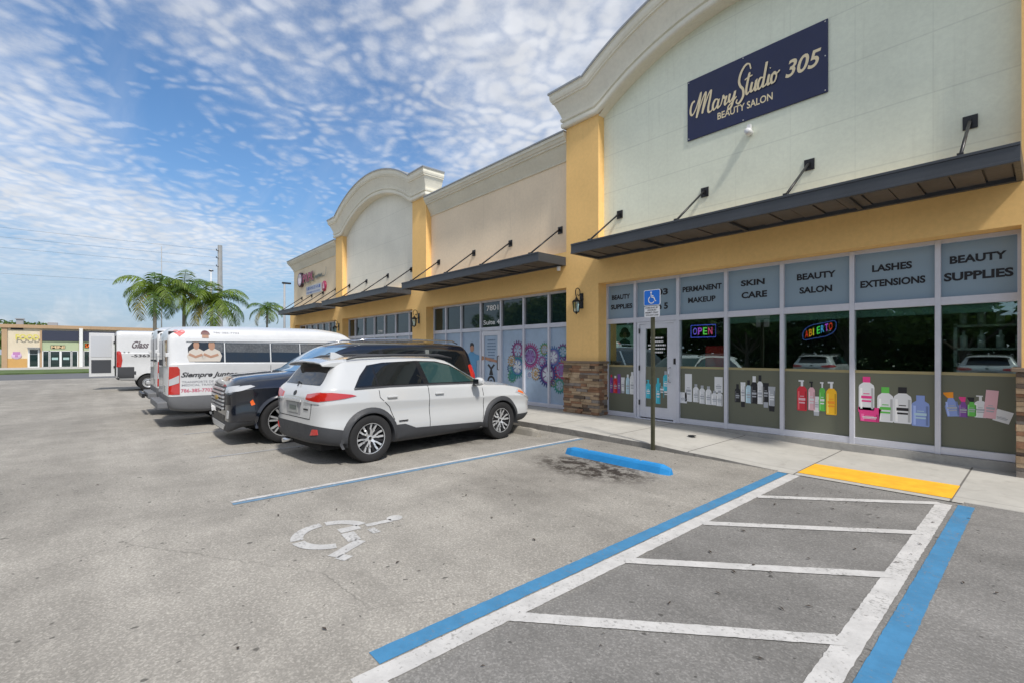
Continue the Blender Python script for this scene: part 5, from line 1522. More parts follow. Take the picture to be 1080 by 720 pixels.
    c.panel('rear_window', [(-.75, 1.26), (.75, 1.26), (.70, 1.66), (-.70, 1.66)], CARG, (1, 0, 0), .006, .05)
    # grille: dark field, bright surround and six bars
    gr = c.panel('grille', [(-.54, .62), (.54, .62), (.60, .78), (.57, 1.04), (-.57, 1.04), (-.60, .78)], BLK, (-1, 0, 0), .010, .05)
    for i in range(6):
        z = .655 + i * .068; w = .56 if i in (2, 3) else .53
        pts = []
        for k in range(13):
            y = -w + 2 * w * k / 12; p = c.at(y, z, (-1, 0, 0)); pts.append((p.x + .022, y, z))
        b = MB()
        for p, q in zip(pts, pts[1:]): b.bar(p, q, .036, .030 if i != 3 else .038)
        b.build('grille_bar', BARM, gr, local=True)
    b = MB(); p = c.at(0, .82, (-1, 0, 0)); b.box(p.x + .03, p.x + .055, -.13, .13, .805, .845); b.box(p.x + .03, p.x + .056, -.045, .045, .785, .865); b.build('front_emblem', mat('emblem_gold', (.6, .42, .12), .3, .8), gr, local=True)
    c.panel('lower_grille', [(-.50, .40), (.50, .40), (.54, .53), (-.54, .53)], BLK, (-1, 0, 0), .008, .05)
    c.panel('skid_plate', [(-.48, .27), (.48, .27), (.62, .37), (-.62, .37)], SILVER, (-1, 0, 0), .016, .05)
    c.panel('front_plate', [(-.16, .575), (.16, .575), (.16, .612), (-.16, .612)], PLAS, (-1, 0, 0), .014, .05)
    b = MB(); b.box(-2.3, 2.1, -.65, .65, .28, .42); b.build('underbody', WELL, root, local=True)
    # bonnet crease lines
    for y in (-.46, .46):
        pts = [(x, c.bvh.ray_cast(Vector((x, y * (1 - (x - 1.3) * .08), 4)), Vector((0, 0, -1)))[0]) for x in (1.52, 1.65, 1.8, 2.0, 2.15)]
        b = MB(); b.tube([(p.x, p.y, p.z - .006) for _, p in pts], .012, 8); b.build('bonnet_crease', BPAINT, root, local=True)
    return root
suv = make_suv()
suv.scale = (1, 1, .96); suv.location = (-9.90, 4.10, 0); suv.rotation_euler = (0, 0, R(-91))

# --- passenger van with window wrap
PANEBAND = mat('grey_window_band', (.10, .105, .11), .25, var=.35, vscale=2.5)
def make_van(label, wrap=True):
    root = thing('passenger_van', label, 'van')
    K = [
        (-2.76, .50, .80, .94, .62, 1.30, 1.34, .93, 1.88, .86, 1.96),
        (-2.73, .42, .88, .985, .62, 1.32, 1.36, .97, 1.95, .89, 2.05),
        (-2.62, .36, .93, 1.01, .62, 1.33, 1.37, .995, 2.00, .90, 2.13),
        (-2.2, .32, .95, 1.02, .62, 1.33, 1.37, 1.01, 2.02, .91, 2.17),
        (-1.0, .30, .96, 1.025, .62, 1.33, 1.37, 1.012, 2.04, .92, 2.20),
        (.3, .30, .96, 1.025, .62, 1.32, 1.36, 1.012, 2.04, .92, 2.20),
        (.95, .30, .96, 1.02, .62, 1.30, 1.34, 1.0, 1.99, .90, 2.13),
        (1.25, .30, .96, 1.02, .62, 1.26, 1.31, .99, 1.84, .88, 1.96),
        (1.75, .30, .95, 1.01, .62, 1.18, 1.24, .96, 1.40, .88, 1.50),
        (2.0, .30, .94, 1.0, .62, 1.10, 1.16, .94, 1.22, .86, 1.28),
        (2.4, .31, .90, .97, .60, 1.0, 1.06, .88, 1.08, .78, 1.13),
        (2.62, .33, .80, .90, .58, .90, .96, .76, .98, .66, 1.02),
        (2.72, .36, .68, .80, .56, .78, .82, .64, .84, .52, .86)]
    c = Car(root, K, VANW, [(1.75, 1.02), (-1.60, 1.02)], .38, WELL); c.wm = 1.015
    GREYP = mat('grey_bumper_plastic', (.135, .14, .15), .6, spec=.4, var=.08, vscale=3)
    c.split_off([((0, 0, .68), (0, 0, 1)), ((-1.4, 0, 0), (1, 0, 0))], lambda p: p.z < .68 and p.x < -1.4, 'rear_bumper', GREYP, .006)
    c.split_off([((0, 0, .68), (0, 0, 1)), ((2.15, 0, 0), (1, 0, 0))], lambda p: p.z < .68 and p.x > 2.15, 'front_bumper', GREYP, .006)
    for sd in (-1, 1):
        d = (0, -sd, 0)
        for wx in (1.75, -1.60): arch_flare(c, wx, .35, .375, .43, sd, GREYP)
        c.panel('rocker_cladding', [(-1.16, .32), (1.34, .32), (1.34, .52), (-1.16, .52)], GREYP, d, .012, .08)
        c.panel('tail_light', [(-2.75, .72), (-2.565, .72), (-2.565, 1.24), (-2.60, 1.30), (-2.74, 1.30)], REDL, d, .014, .05)
        c.panel('tail_light_lens', [(-2.74, .90), (-2.575, .96), (-2.575, 1.12), (-2.74, 1.03)], CLRL, d, .018, .05)
        c.panel('side_window', [(-2.42, 1.50), (-2.30, 1.39), (-1.76, 1.38), (-1.76, 1.80), (-2.34, 1.80), (-2.42, 1.70)], CARG, d, .005, .06)
        c.panel('side_window', [(-1.735, 1.38), (-.83, 1.37), (-.83, 1.80), (-1.735, 1.80)], CARG, d, .005, .06)
        c.panel('side_window', [(-.805, 1.37), (-.17, 1.36), (-.17, 1.80), (-.805, 1.80)], CARG, d, .005, .06)
        c.panel('side_window', [(-.145, 1.36), (.92, 1.34), (.92, 1.80), (-.145, 1.80)], CARG, d, .005, .06)
        c.panel('side_window', [(1.0, 1.34), (1.72, 1.28), (1.50, 1.52), (1.22, 1.76), (1.0, 1.78)], CARGC, d, .005, .06)
        for (xa, xb) in ((-2.0, -1.78), (-1.72, -.845), (-.79, -.185), (-.13, .90)):
            c.panel('window_band', [(xa, 1.60), (xb, 1.59), (xb, 1.785), (xa, 1.785)], PANEBAND, d, .0075, .06, thick=.004)  # mottled grey band over the upper part of each side window
        c.panel('drip_rail', None, VANW, d, .022, .08, thick=.02, polys=band_quads([(-2.45, 1.852), (-2.1, 1.855), (-1, 1.865), (.4, 1.865), (1.3, 1.83)], .065))
        for pts in ([(-.16, 1.36), (-.16, .55)], [(-.82, 1.36), (-.82, .55)], [(.97, 1.8), (.97, .5)]):
            c.panel('door_seam', None, SEAM, d, .003, .08, thick=.006, polys=band_quads(pts, .010))
        p = c.at(-1.45, .56, d); b = MB()
        b.lathe([(0, .0), (.05, 0), (.055, -sd * -.012)], (-2.42, sd * 1.0, .60), 'Y', 14); b.build('fuel_cap', BLK, root, local=True)
        # rear doors: window, hinge
        rp = [(sd * .10, 1.30), (sd * .84, 1.30), (sd * .80, 1.84), (sd * .10, 1.84)]
        c.panel('rear_window', rp if sd > 0 else rp[::-1], CARG, (1, 0, 0), .006, .05)
        b = MB(); b.box(-2.80, -2.70, sd * .90 - .03, sd * .90 + .03, 1.50, 1.58); b.build('hinge', VANW, root, local=True, bevel=.01)
        b = MB(); b.box(-2.74, -2.60, sd * .80 - .05, sd * .80 + .05, 1.95, 2.03); b.build('marker_lamp', BLK, root, local=True, bevel=.01)
        mirror_(root, 1.45, sd * 1.08, 1.30, BLK, CARG, 1.5)
        for wx in (1.75, -1.60): wheel(root, wx, sd * .86, .345, .235, .215, 'steel')
    c.panel('windscreen', [(-.80, 1.38), (.80, 1.38), (.72, 1.92), (-.72, 1.92)], CARG, (-1, 0, 0), .006, .06)
    c.panel('tailgate_seam', None, SEAM, (1, 0, 0), .003, .06, thick=.006, polys=band_quads([(0, .70), (0, 1.98)], .012))
    c.panel('number_plate', [(-.55, .75), (-.25, .75), (-.25, .89), (-.55, .89)], PLATE, (1, 0, 0), .010, .05)
    b = MB(); b.box(-2.93, -2.70, -.80, .80, .42, .56); b.build('step_bumper', GREYP, root, local=True, bevel=.02)
    b = MB(); b.box(-2.2, 2.3, -.65, .65, .26, .36); b.build('underbody', WELL, root, local=True)
    return root, c
van, vc = make_van('white passenger van with dark windows, printed people and black script on its side')
van.location = (-13.02, 3.90, 0); van.rotation_euler = (0, 0, R(90))
LET = mat('van_lettering', (.03, .03, .035), .5); LETG = mat('van_fine_lettering', (.22, .22, .25), .5); LETR = mat('van_red_lettering', (.45, .06, .12), .5)
# the side towards the camera is the van's right side (y negative); s runs along x
vc.decal_text('script_lettering', text_fit('Siempre Juntos', -2.545, -1.50, 1.04, 1.18, .03, shear=.35), LET)
vc.decal_text('fine_lettering', text_fit('TRANSPORTE DE ADULTOS', -2.53, -1.6, .95, .995, .01), LETG)
vc.decal_text('fine_lettering', text_fit('MEDICAL TRANSPORTATION', -2.53, -1.5, .885, .93, .01), LETG)
vc.decal_text('phone_lettering', text_fit('786-385-7703', -2.545, -1.98, .755, .83, .02), LETR)
vc.decal_text('roof_lettering', text_fit('786-385-7703', -1.95, -1.45, 2.0, 2.035, .015), LETG)
# printed heart-shaped logo and two people on the side and windows
vc.panel('printed_logo', [(-2.56 + .10 * 16 * math.sin(t) ** 3 / 16, 2.0 + .075 * (13 * math.cos(t) - 5 * math.cos(2 * t) - 2 * math.cos(3 * t) - math.cos(4 * t)) / 15) for t in [2 * math.pi * k / 24 for k in range(24)]], mat('logo_red', (.55, .12, .12), .5), (0, 1, 0), .006, .05)
SK = mat('print_skin_tone', (.36, .20, .13), .5)
BEI = mat('print_beige_shirt', (.50, .46, .41), .5)
BEI2 = mat('print_grey_shirt', (.30, .28, .27), .5)
def person_print(x, s, hair):
    c = vc
    c.panel('printed_people', [(x - .15 * s, 1.40), (x + .15 * s, 1.40), (x + .19 * s, 1.52), (x + .15 * s, 1.62), (x + .05 * s, 1.68), (x - .05 * s, 1.68), (x - .15 * s, 1.62), (x - .19 * s, 1.52)], BEI, (0, 1, 0), .010, .04)
    c.panel('printed_people', [(x + .06 * s * math.cos(k * math.pi / 8), 1.74 + .10 * s * math.sin(k * math.pi / 8)) for k in range(16)], SK, (0, 1, 0), .012, .04)
    c.panel('printed_hair', [(x + .063 * s * math.cos(k * math.pi / 8), 1.80 + .045 * s * math.sin(k * math.pi / 8)) for k in range(9)], hair, (0, 1, 0), .015, .04)
    c.panel('printed_people', None, SK, (0, 1, 0), .014, .06, polys=band_quads([(x - .15 * s, 1.56), (x - .02 * s, 1.50), (x + .12 * s, 1.55)], .05))
person_print(-2.27, .88, mat('print_brown_hair', (.10, .06, .04), .5)); person_print(-1.99, 1.0, mat('print_grey_hair', (.10, .09, .09), .5))
AUB = mat('print_auburn_hair', (.12, .04, .04), .5)
vc.panel('printed_hair', [(-2.10 + .085 * math.cos(k * math.pi / 8), 1.97 + .09 * math.sin(k * math.pi / 8)) for k in range(9)], AUB, (0, 1, 0), .008, .04)
vc.panel('printed_face', [(-2.16, 1.90), (-2.04, 1.90), (-2.04, 1.965), (-2.16, 1.965)], SK, (0, 1, 0), .010, .04)
van2, vc2 = make_van('second white passenger van standing just behind the one with printed people', False)
van2.location = (-15.66, 3.93, 0); van2.rotation_euler = (0, 0, R(90)); van2.scale = (1, 1, 1.05)
b = MB(); b.tube([(-2.8, -.4, .5), (-3.0, -.4, .5)], .03); b.box(-3.04, -2.98, -.62, .62, .44, .54); b.build('tow_step', BLK, van2, local=True)

# --- tall cargo van with its rear door swung open
def make_cargo():
    root = thing('cargo_van', 'tall white cargo van with rear door swung open and dark lower trim', 'van')
    K = [
        (-2.99, .55, .88, .985, .70, 1.5, 1.6, .97, 2.36, .93, 2.42),
        (-2.96, .50, .92, 1.01, .70, 1.5, 1.6, 1.0, 2.42, .96, 2.49),
        (-2.8, .45, .95, 1.025, .70, 1.5, 1.6, 1.015, 2.44, .97, 2.52),
        (-1.0, .40, .96, 1.025, .70, 1.5, 1.6, 1.015, 2.45, .97, 2.54),
        (1.2, .40, .96, 1.025, .70, 1.4, 1.5, 1.01, 2.43, .95, 2.51),
        (1.5, .40, .96, 1.02, .70, 1.3, 1.4, 1.0, 2.30, .92, 2.36),
        (2.1, .40, .95, 1.01, .70, 1.2, 1.25, .96, 1.50, .88, 1.58),
        (2.4, .40, .94, 1.0, .70, 1.1, 1.16, .93, 1.24, .84, 1.30),
        (2.8, .42, .88, .95, .68, .95, 1.0, .85, 1.03, .74, 1.07),
        (2.98, .45, .74, .84, .64, .8, .86, .70, .88, .58, .90)]
    c = Car(root, K, VANW, [(1.95, 1.02), (-1.95, 1.02)], .39, WELL); c.wm = 1.015
    DP = mat('dark_van_plastic', (.04, .042, .048), .65, var=.1)
    c.split_off([((0, 0, .56), (0, 0, 1)), ((-2.9, 0, 0), (1, 0, 0))], lambda p: p.z < .56 and p.x < -2.9, 'bumper', DP, .004)
    for sd in (-1, 1):
        d = (0, -sd, 0)
        c.panel('side_trim', [(-2.96, .56), (-2.42, .56), (-2.42, 1.02), (-2.96, 1.02)], DP, d, .010, .08)
        c.panel('side_trim', [(-1.50, .62), (1.45, .62), (1.45, .78), (-1.50, .78)], DP, d, .014, .08)
        c.panel('side_trim', [(-2.42, .70), (-2.36, .70), (-2.36, .84), (-2.42, .84)], DP, d, .010, .08)
        c.panel('tail_light', [(-2.98, 1.02), (-2.84, 1.02), (-2.80, 1.3), (-2.84, 1.62), (-2.90, 1.68), (-2.98, 1.66)], REDL, d, .014, .05)
        c.panel('door_seam', None, SEAM, d, .003, .08, thick=.006, polys=band_quads([(.1, .8), (.1, 2.35)], .012))
        c.panel('side_window', [(1.2, 1.45), (2.02, 1.35), (1.55, 2.1), (1.2, 2.15)], CARG, d, .005, .06)
        for wx in (1.95, -1.95): wheel(root, wx, sd * .86, .35, .235, .20, 'steel')
        mirror_(root, 1.7, sd * 1.1, 1.5, BLK, CARG, 1.6)
        for q in (-2.74, -2.60):
            p = c.at(q, 1.62, d); b = MB(); b.lathe([(0, 0), (.03, 0), (.03, sd * .015)], (q, p.y, 1.62), 'Y', 10); b.build('door_catch', BLK, root, local=True)
    c.panel('windscreen', [(-.80, 1.45), (.80, 1.45), (.74, 2.25), (-.74, 2.25)], CARG, (-1, 0, 0), .006, .06)
    c.panel('cargo_opening', [(-.80, .62), (.80, .62), (.78, 2.3), (-.78, 2.3)], WELL, (1, 0, 0), .006, .08)
    c.decal_text('script_lettering', text_fit('Glass', -2.50, -1.93, 1.78, 2.08, .03, shear=.5), mat('print_grey_script', (.10, .08, .09), .5))
    c.decal_text('phone_lettering', text_fit('305-333-5363', -3.0 + .55, -1.45, 1.42, 1.55, .03) if False else text_fit('-5363', -2.52, -1.90, 1.42, 1.54, .03), LET)
    # swung-open door, inner face with dark lower panel; hinged at the far rear corner
    b = MB(); hx, hy = -2.98, .98
    b.box(hx - .86, hx - .02, hy - .03, hy + .03, .58, 2.44); dd = b.build('rear_door', VANW, root, local=True, bevel=.012)
    b = MB(); b.box(hx - .79, hx - .14, hy - .045, hy - .032, .74, 1.30); b.build('door_liner', mat('liner_grey', (.05, .055, .065), .8), dd, local=True)
    b = MB(); b.box(hx - .80, hx - .12, hy - .040, hy - .032, 1.42, 2.32); b.build('inner_panel', mat('door_inner', (.50, .52, .55), .5), dd, local=True, bevel=.004)
    b = MB(); b.box(hx - .06, hx + .02, hy - .07, hy - .03, .95, 1.03); b.box(hx - .06, hx + .02, hy - .07, hy - .03, 2.0, 2.08); b.build('hinge', BLK, dd, local=True)
    b = MB(); b.box(hx - .90, hx - .865, hy - .02, hy + .02, 1.2, 1.45); b.build('handle', BLK, dd, local=True)
    b = MB(); b.box(-2.3, 2.4, -.65, .65, .34, .46); b.build('underbody', WELL, root, local=True)
    return root
cargo = make_cargo()
cargo.location = (-26.25, 3.66, 0); cargo.rotation_euler = (0, 0, R(90))

# cars across the lot: the photograph shows them only as reflections in the salon windows
for (x, y, rz, lab) in ((-1.6, -9.5, -90, 'white crossover across the lot mirrored in the right hand salon window'), (-7.6, -9.8, -90, 'white crossover across the lot mirrored in the window beside the salon door')):
    o = copy_tree(cross); o.location = (x, y, 0); o.rotation_euler = (0, 0, R(rz)); o['label'] = lab; o['group'] = 'cars parked across the lot'

# ------------------------------------------------------------------ far shops across the road
FX = -71.0
fb = thing('far_shop_building', 'low tan and navy shop row across the road with yellow sign', 'building', (FX, 4, 0))
def fpart(name, m, f, parent=None):
    b = MB(); f(b); return b.build(name, m, parent or fb)
FW = stucco('far_cream', (.66, .58, .44)); FO = stucco('far_ochre', (.55, .33, .12)); FT = stucco('far_tan', (.42, .29, .18)); FN = mat('navy_fascia', (.028, .034, .06), .6); FGR = mat('pale_green_band', (.38, .44, .28), .7)
FWH = mat('white_far_frame', (.70, .71, .70), .5)
fpart('wall', FW, lambda b: b.box(FX - 14, FX, -7.06, 30, 0.05, 4.20))
fpart('roof_parapet', FT, lambda b: (b.box(FX - 14.2, FX + .25, -7.3, 30.2, 4.20, 4.55)))
fpart('corner_pier', FT, lambda b: b.box(FX - .2, FX + .12, -7.15, -6.75, 0, 4.2))
fpart('lower_wall', FO, lambda b: b.box(FX, FX + .05, -6.75, -5.33, 0, 1.05))
fpart('fascia', FN, lambda b: b.box(FX, FX + .2, -4.2, -1.32, 2.9, 3.98))
fpart('fascia', FN, lambda b: b.box(FX, FX + .2, -.95, 6, 2.9, 3.98)); fpart('fascia', FN, lambda b: b.box(FX, FX + .2, 9, 22, 2.9, 3.98))
fpart('shopfront_band', FGR, lambda b: b.box(FX, FX + .08, -4.2, -1.32, 1.87, 2.898)); fpart('shopfront_band', FGR, lambda b: b.box(FX, FX + .08, -.95, 6, 1.87, 2.898))
for y0, y1 in ((-4.15, -3.66), (-3.60, -2.82), (-2.72, -1.94), (-1.88, -1.40), (-.90, -.30), (-.2, .6), (.7, 1.5), (1.6, 2.6)):
    f = fpart('window', FWH, lambda b: (b.box(FX + .05, FX + .12, y0 - .05, y0 + .04, .05, 1.87), b.box(FX + .05, FX + .12, y1 - .04, y1 + .05, .05, 1.87), b.box(FX + .05, FX + .12, y0, y1, 1.80, 1.86), b.box(FX + .05, FX + .12, y0, y1, .05, .14)))
    b = MB(); b.box(FX + .06, FX + .08, y0, y1, .1, 1.82); b.build('pane', DGLASS, f)
    b = MB()
    if y0 in (-3.60, -2.72): b.box(FX + .082, FX + .086, y0 + .15, y1 - .15, .9, 1.15); b.build('window_print', cmat('print_mint', (.35, .5, .48)), f)
f = fpart('door', FWH, lambda b: (b.box(FX + .0, FX + .10, -5.26, -5.12, .05, 2.1), b.box(FX, FX + .10, -4.52, -4.39, .05, 2.1), b.box(FX, FX + .10, -5.12, -4.52, 1.98, 2.1), b.box(FX, FX + .10, -5.12, -4.52, .05, .2)))
b = MB(); b.box(FX + .02, FX + .06, -5.12, -4.52, .2, 1.98); b.build('pane', DGLASS, f); b = MB(); b.box(FX + .062, FX + .08, -5.12, -4.52, 1.45, 1.52); b.build('handle', CHROME, f)
fpart('door_canopy', ROOFM, lambda b: b.box(FX, FX + .5, -5.3, -4.35, 2.13, 2.22))
fpart('downpipe', FWH, lambda b: b.box(FX + .2, FX + .42, -1.27, -.98, .05, 4.3))
fpart('pilaster', FT, lambda b: b.box(FX, FX + .15, -4.36, -4.2, .05, 4.0))
fpart('roof_vent', mat('galvanised', (.38, .39, .41), .5, .5), lambda b: (b.box(FX - 1.2, FX - .5, -6.17, -5.65, 4.55, 5.15), b.box(FX - 1.3, FX - .4, -6.25, -5.57, 5.12, 5.2)))
fpart('roof_vent', mat('galvanised', (.38, .39, .41), .5, .5), lambda b: b.box(FX - 3, FX - 2, -3.9, -3.1, 4.55, 4.95))
fpart('louvre', BLK, lambda b: b.box(FX, FX + .06, -6.5, -5.6, 4.0, 4.19))
def fsign(y0, y1, z0, z1, bg, fg, txt, label, r=None):
    t = thing('shop_sign', label, 'shop sign', (FX + .2, (y0 + y1) / 2, (z0 + z1) / 2))
    if bg:
        b = MB(); b.box(FX + .01, FX + .08, y0, y1, z0, z1); b.build('panel', bg, t)
    b = MB(); n = len(txt); xoff = FX + .225 if not bg else FX + .085
    vs, fs = text_fit(txt, y0 + .05 * (y1 - y0), y1 - .05 * (y1 - y0), z0 + .12 * (z1 - z0), z1 - .12 * (z1 - z0), .03)
    b.idx([(xoff, v[0], v[1]) for v in vs], fs); b.build('lettering', fg, t, recalc=False)
    return t
SY = mat('sign_yellow', (.62, .55, .12), .5); SO = mat('sign_orange', (.75, .16, .02), .5); SPU = mat('sign_violet', (.45, .20, .42), .5)
fsign(-6.24, -4.32, 2.88, 3.62, None, SY, 'FOOD', 'yellow lettering on the white end wall of the far shops')
t = fsign(-3.55, -2.40, 2.05, 2.45, SO, mat('sign_cream', (.8, .6, .35), .5), 'MINI', 'small orange sign on the green band of the far navy shopfront')
t = thing('shop_sign', 'round violet logo low on the white end wall of the far shops', 'shop sign', (FX + .05, -6.09, 1.36))
b = MB(); b.lathe([(0, .07), (.36, .07), (.38, .05), (.38, .0)], (FX, -6.09, 1.36), 'X', 24); b.build('disc', mat('logo_lilac', (.62, .45, .62), .5), t)
b = MB(); b.box(FX + .072, FX + .08, -6.35, -5.83, 1.45, 1.75); b.box(FX + .072, FX + .08, -6.2, -5.98, 1.2, 1.42); b.build('emblem', SPU, t)
fsign(-.85, .15, 2.15, 2.7, SY, SO, 'SALE', 'yellow and red sign on the second far shopfront')

# ------------------------------------------------------------------ palms, trees, poles
LEAFS = []
def leafmat(name, col, tr=.25, var=.3):
    m, nt, bs = newmat(name)
    co = coords(nt); g = nt.nodes.new('ShaderNodeNewGeometry')
    r = ramp(nt, g.outputs['Random Per Island'], 0, 1, 1 - var, 1 + var)
    n = nt.nodes.new('ShaderNodeMix'); n.data_type = 'RGBA'; n.blend_type = 'MULTIPLY'; n.inputs[0].default_value = 1
    n.inputs[6].default_value = (*col, 1); L(nt, r, n.inputs[7])
    L(nt, n.outputs[2], bs.inputs['Base Color']); bs.inputs['Roughness'].default_value = .5; bs.inputs['Specular IOR Level'].default_value = .4
    tl = nt.nodes.new('ShaderNodeBsdfTranslucent'); L(nt, mixc(nt, .5, n.outputs[2], (col[0] * 1.6, col[1] * 1.5, col[2] * .6)), tl.inputs[0])
    mx = nt.nodes.new('ShaderNodeMixShader'); mx.inputs[0].default_value = tr
    L(nt, bs.outputs[0], mx.inputs[1]); L(nt, tl.outputs[0], mx.inputs[2]); L(nt, mx.outputs[0], nt.nodes['Material Output'].inputs[0])
    return m
PALM = leafmat('palm_leaf', (.15, .22, .03), .4); PALMD = leafmat('palm_leaf_deep', (.08, .15, .025), .35); PALMY = leafmat('palm_leaf_dry', (.22, .19, .05), .2)
BARK = mat('palm_bark', (.30, .27, .23), .9, var=.2, vscale=3, bmp=.6, bscale=12)
SHAFT = mat('palm_crownshaft', (.16, .24, .07), .5)
BARKD = mat('tree_bark', (.10, .08, .06), .9, var=.2, vscale=3, bmp=.6, bscale=14)
LEAFD = leafmat('broad_leaf', (.075, .13, .035), .3, .4); LEAFB = leafmat('bright_leaf', (.12, .20, .045), .35, .35)

def palm(loc, H, fl, nf, seed, label, lean=0., droop=1., trunks=((0, 0, 1.),), cr=.17, group=None, up0=75):
    r = random.Random(seed)
    t = thing('palm_tree', label, 'palm tree', loc, 0, group)
    crown = MB(); cents = []
    for (dx, dy, k) in trunks:
        h = H * k
        b = MB(); pts = [(dx * (1 + .2 * s_ / 6) + lean * (s_ / 6) ** 2, dy, h * s_ / 6) for s_ in range(7)]
        b.tube(pts, [cr * 1.35, cr, cr * .92, cr * .88, cr * .86, cr * .82, cr * .75], 10, cap=False)
        b.build('trunk', BARK, t, local=True)
        b = MB(); top = Vector(pts[-1]); b.tube([top, top + Vector((0, 0, fl * .14)), top + Vector((0, 0, fl * .28))], [cr * .8, cr * .75, cr * .3], 10); b.build('crownshaft', SHAFT, t, local=True)
        cents.append(top + Vector((0, 0, fl * .26)))
    for c0 in cents:
        for i in range(nf):
            az = i * 2.399 + r.uniform(-.2, .2); el = R(up0 - (up0 + 18) * (i / nf) ** .9 + r.uniform(-8, 8)); ln = fl * r.uniform(.85, 1.1)
            m = 0 if r.random() < .55 else 1
            if i > nf - 3 and r.random() < .5: m = 2
            p = Vector(c0); seg = 14; pts = [p.copy()]; e = el
            for s_ in range(seg):
                d = Vector((math.cos(az) * math.cos(e), math.sin(az) * math.cos(e), math.sin(e)))
                p = p + d * ln / seg; pts.append(p.copy()); e -= R((6.5 + 6.5 * s_ / seg) * droop)
            crown.tube(pts, [.035 * (1 - .8 * k / seg) for k in range(seg + 1)], 5, m, cap=False)
            side = Vector((-math.sin(az), math.cos(az), 0))
            for s_ in range(1, seg * 2 + 1):
                f = s_ / (seg * 2); q = f * seg; k = min(int(q), seg - 1); P = pts[k].lerp(pts[k + 1], q - k)
                T = (pts[k + 1] - pts[k]).normalized()
                ll = ln * .30 * math.sin(math.pi * (.12 + .82 * f)) ** .8
                for sg_ in (-1, 1):
                    dd = (side * sg_ * (1.0) + T * .55 + Vector((0, 0, r.uniform(-.45, .15) - .35 * f))).normalized()
                    q1 = P + dd * ll * .5 + Vector((0, 0, -.03 * ll)); q2 = P + dd * ll * .95 + Vector((0, 0, -.32 * ll))
                    w = T * (.036 * fl / 3) * (1.2)
                    crown.face([P - w * .6, P + w * .6, q1 + w, q1 - w], m); crown.face([q1 - w, q1 + w, q2], m)
    crown.build('crown', [PALM, PALMD, PALMY], t, local=True, recalc=False)
    return t
palm((-55.0, 4.2, .1), 6.3, 3.7, 19, 3, 'tall arching palm, leftmost of the clump behind the white vans', droop=1.0)
palm((-55.5, 6.5, .1), 6.6, 3.3, 17, 11, 'palm with upright fronds in the middle of the clump behind the vans', droop=.8)
palm((-54.2, 8.6, .1), 5.4, 3.9, 20, 21, 'wide dark green palm in front of the concrete pole', droop=.95)
palm((-56.0, 14.0, .1), 5.6, 2.5, 12, 31, 'small pale green palm standing alone beside the lamp post', droop=.9, cr=.12, up0=60)

def leafy(loc, H, rad, n, seed, label, lm=None, name='shade_tree', cat='tree', group=None, th=None, flat=.7, leaf=.16, trunk=True):
    r = random.Random(seed); t = thing(name, label, cat, loc, 0, group); th = th or H * .4
    cl = []
    for k in range(14):
        a = r.uniform(0, 6.28); d = rad * math.sqrt(r.random()) * .8
        cl.append((Vector((math.cos(a) * d, math.sin(a) * d, th + (H - th) * (.25 + .6 * r.random() * (1 - .4 * d / rad)))), rad * r.uniform(.28, .48)))
    if trunk:
        b = MB(); b.tube([(0, 0, 0), (.05, .03, th * .5), (0, .05, th), (.1, 0, th + (H - th) * .3)], [.20, .15, .12, .06], 9, cap=False)
        for c_, rr in cl[:7]: b.tube([(0, .03, th * .8), tuple(Vector((0, 0, th)).lerp(c_, .5)), tuple(c_)], [.08, .05, .02], 6, cap=False)
        b.build('trunk', BARKD, t, local=True)
    b = MB()
    for i in range(n):
        c_, rr = cl[r.randrange(len(cl))]
        v = Vector((r.gauss(0, 1), r.gauss(0, 1), r.gauss(0, 1))).normalized() * rr * (r.random() ** .4)
        v.z *= flat; p = c_ + v
        if p.z < .05: p.z = .05
        u = Vector((r.gauss(0, 1), r.gauss(0, 1), r.gauss(0, .6))).normalized(); w = u.orthogonal().normalized()
        s_ = leaf * r.uniform(.6, 1.3)
        b.face([p - u * s_, p + w * s_ * .5, p + u * s_, p - w * s_ * .5], 0 if r.random() < .7 else 1)
    b.build('crown', [lm or LEAFD, LEAFB], t, local=True, recalc=False)
    return t
# trees beyond the far shops
for i, (x, y, H, lab) in enumerate([(-98, -14.5, 6.5, 'bright green tree at the left edge behind the far shops'), (-97, -8.5, 6.6, 'rounded green tree behind the roof vent of the far shops'), (-99, -3.0, 5.9, 'low green tree behind the middle of the far shops')]):
    leafy((x, y, 0), H, 4.4, 3000, 50 + i, lab, LEAFB, th=1.6, leaf=.26)
leafy((-76, -9.6, 0), 4.6, 1.6, 1500, 61, 'dark green tree at the left end wall of the far shops', LEAFD, th=1.0, leaf=.16)
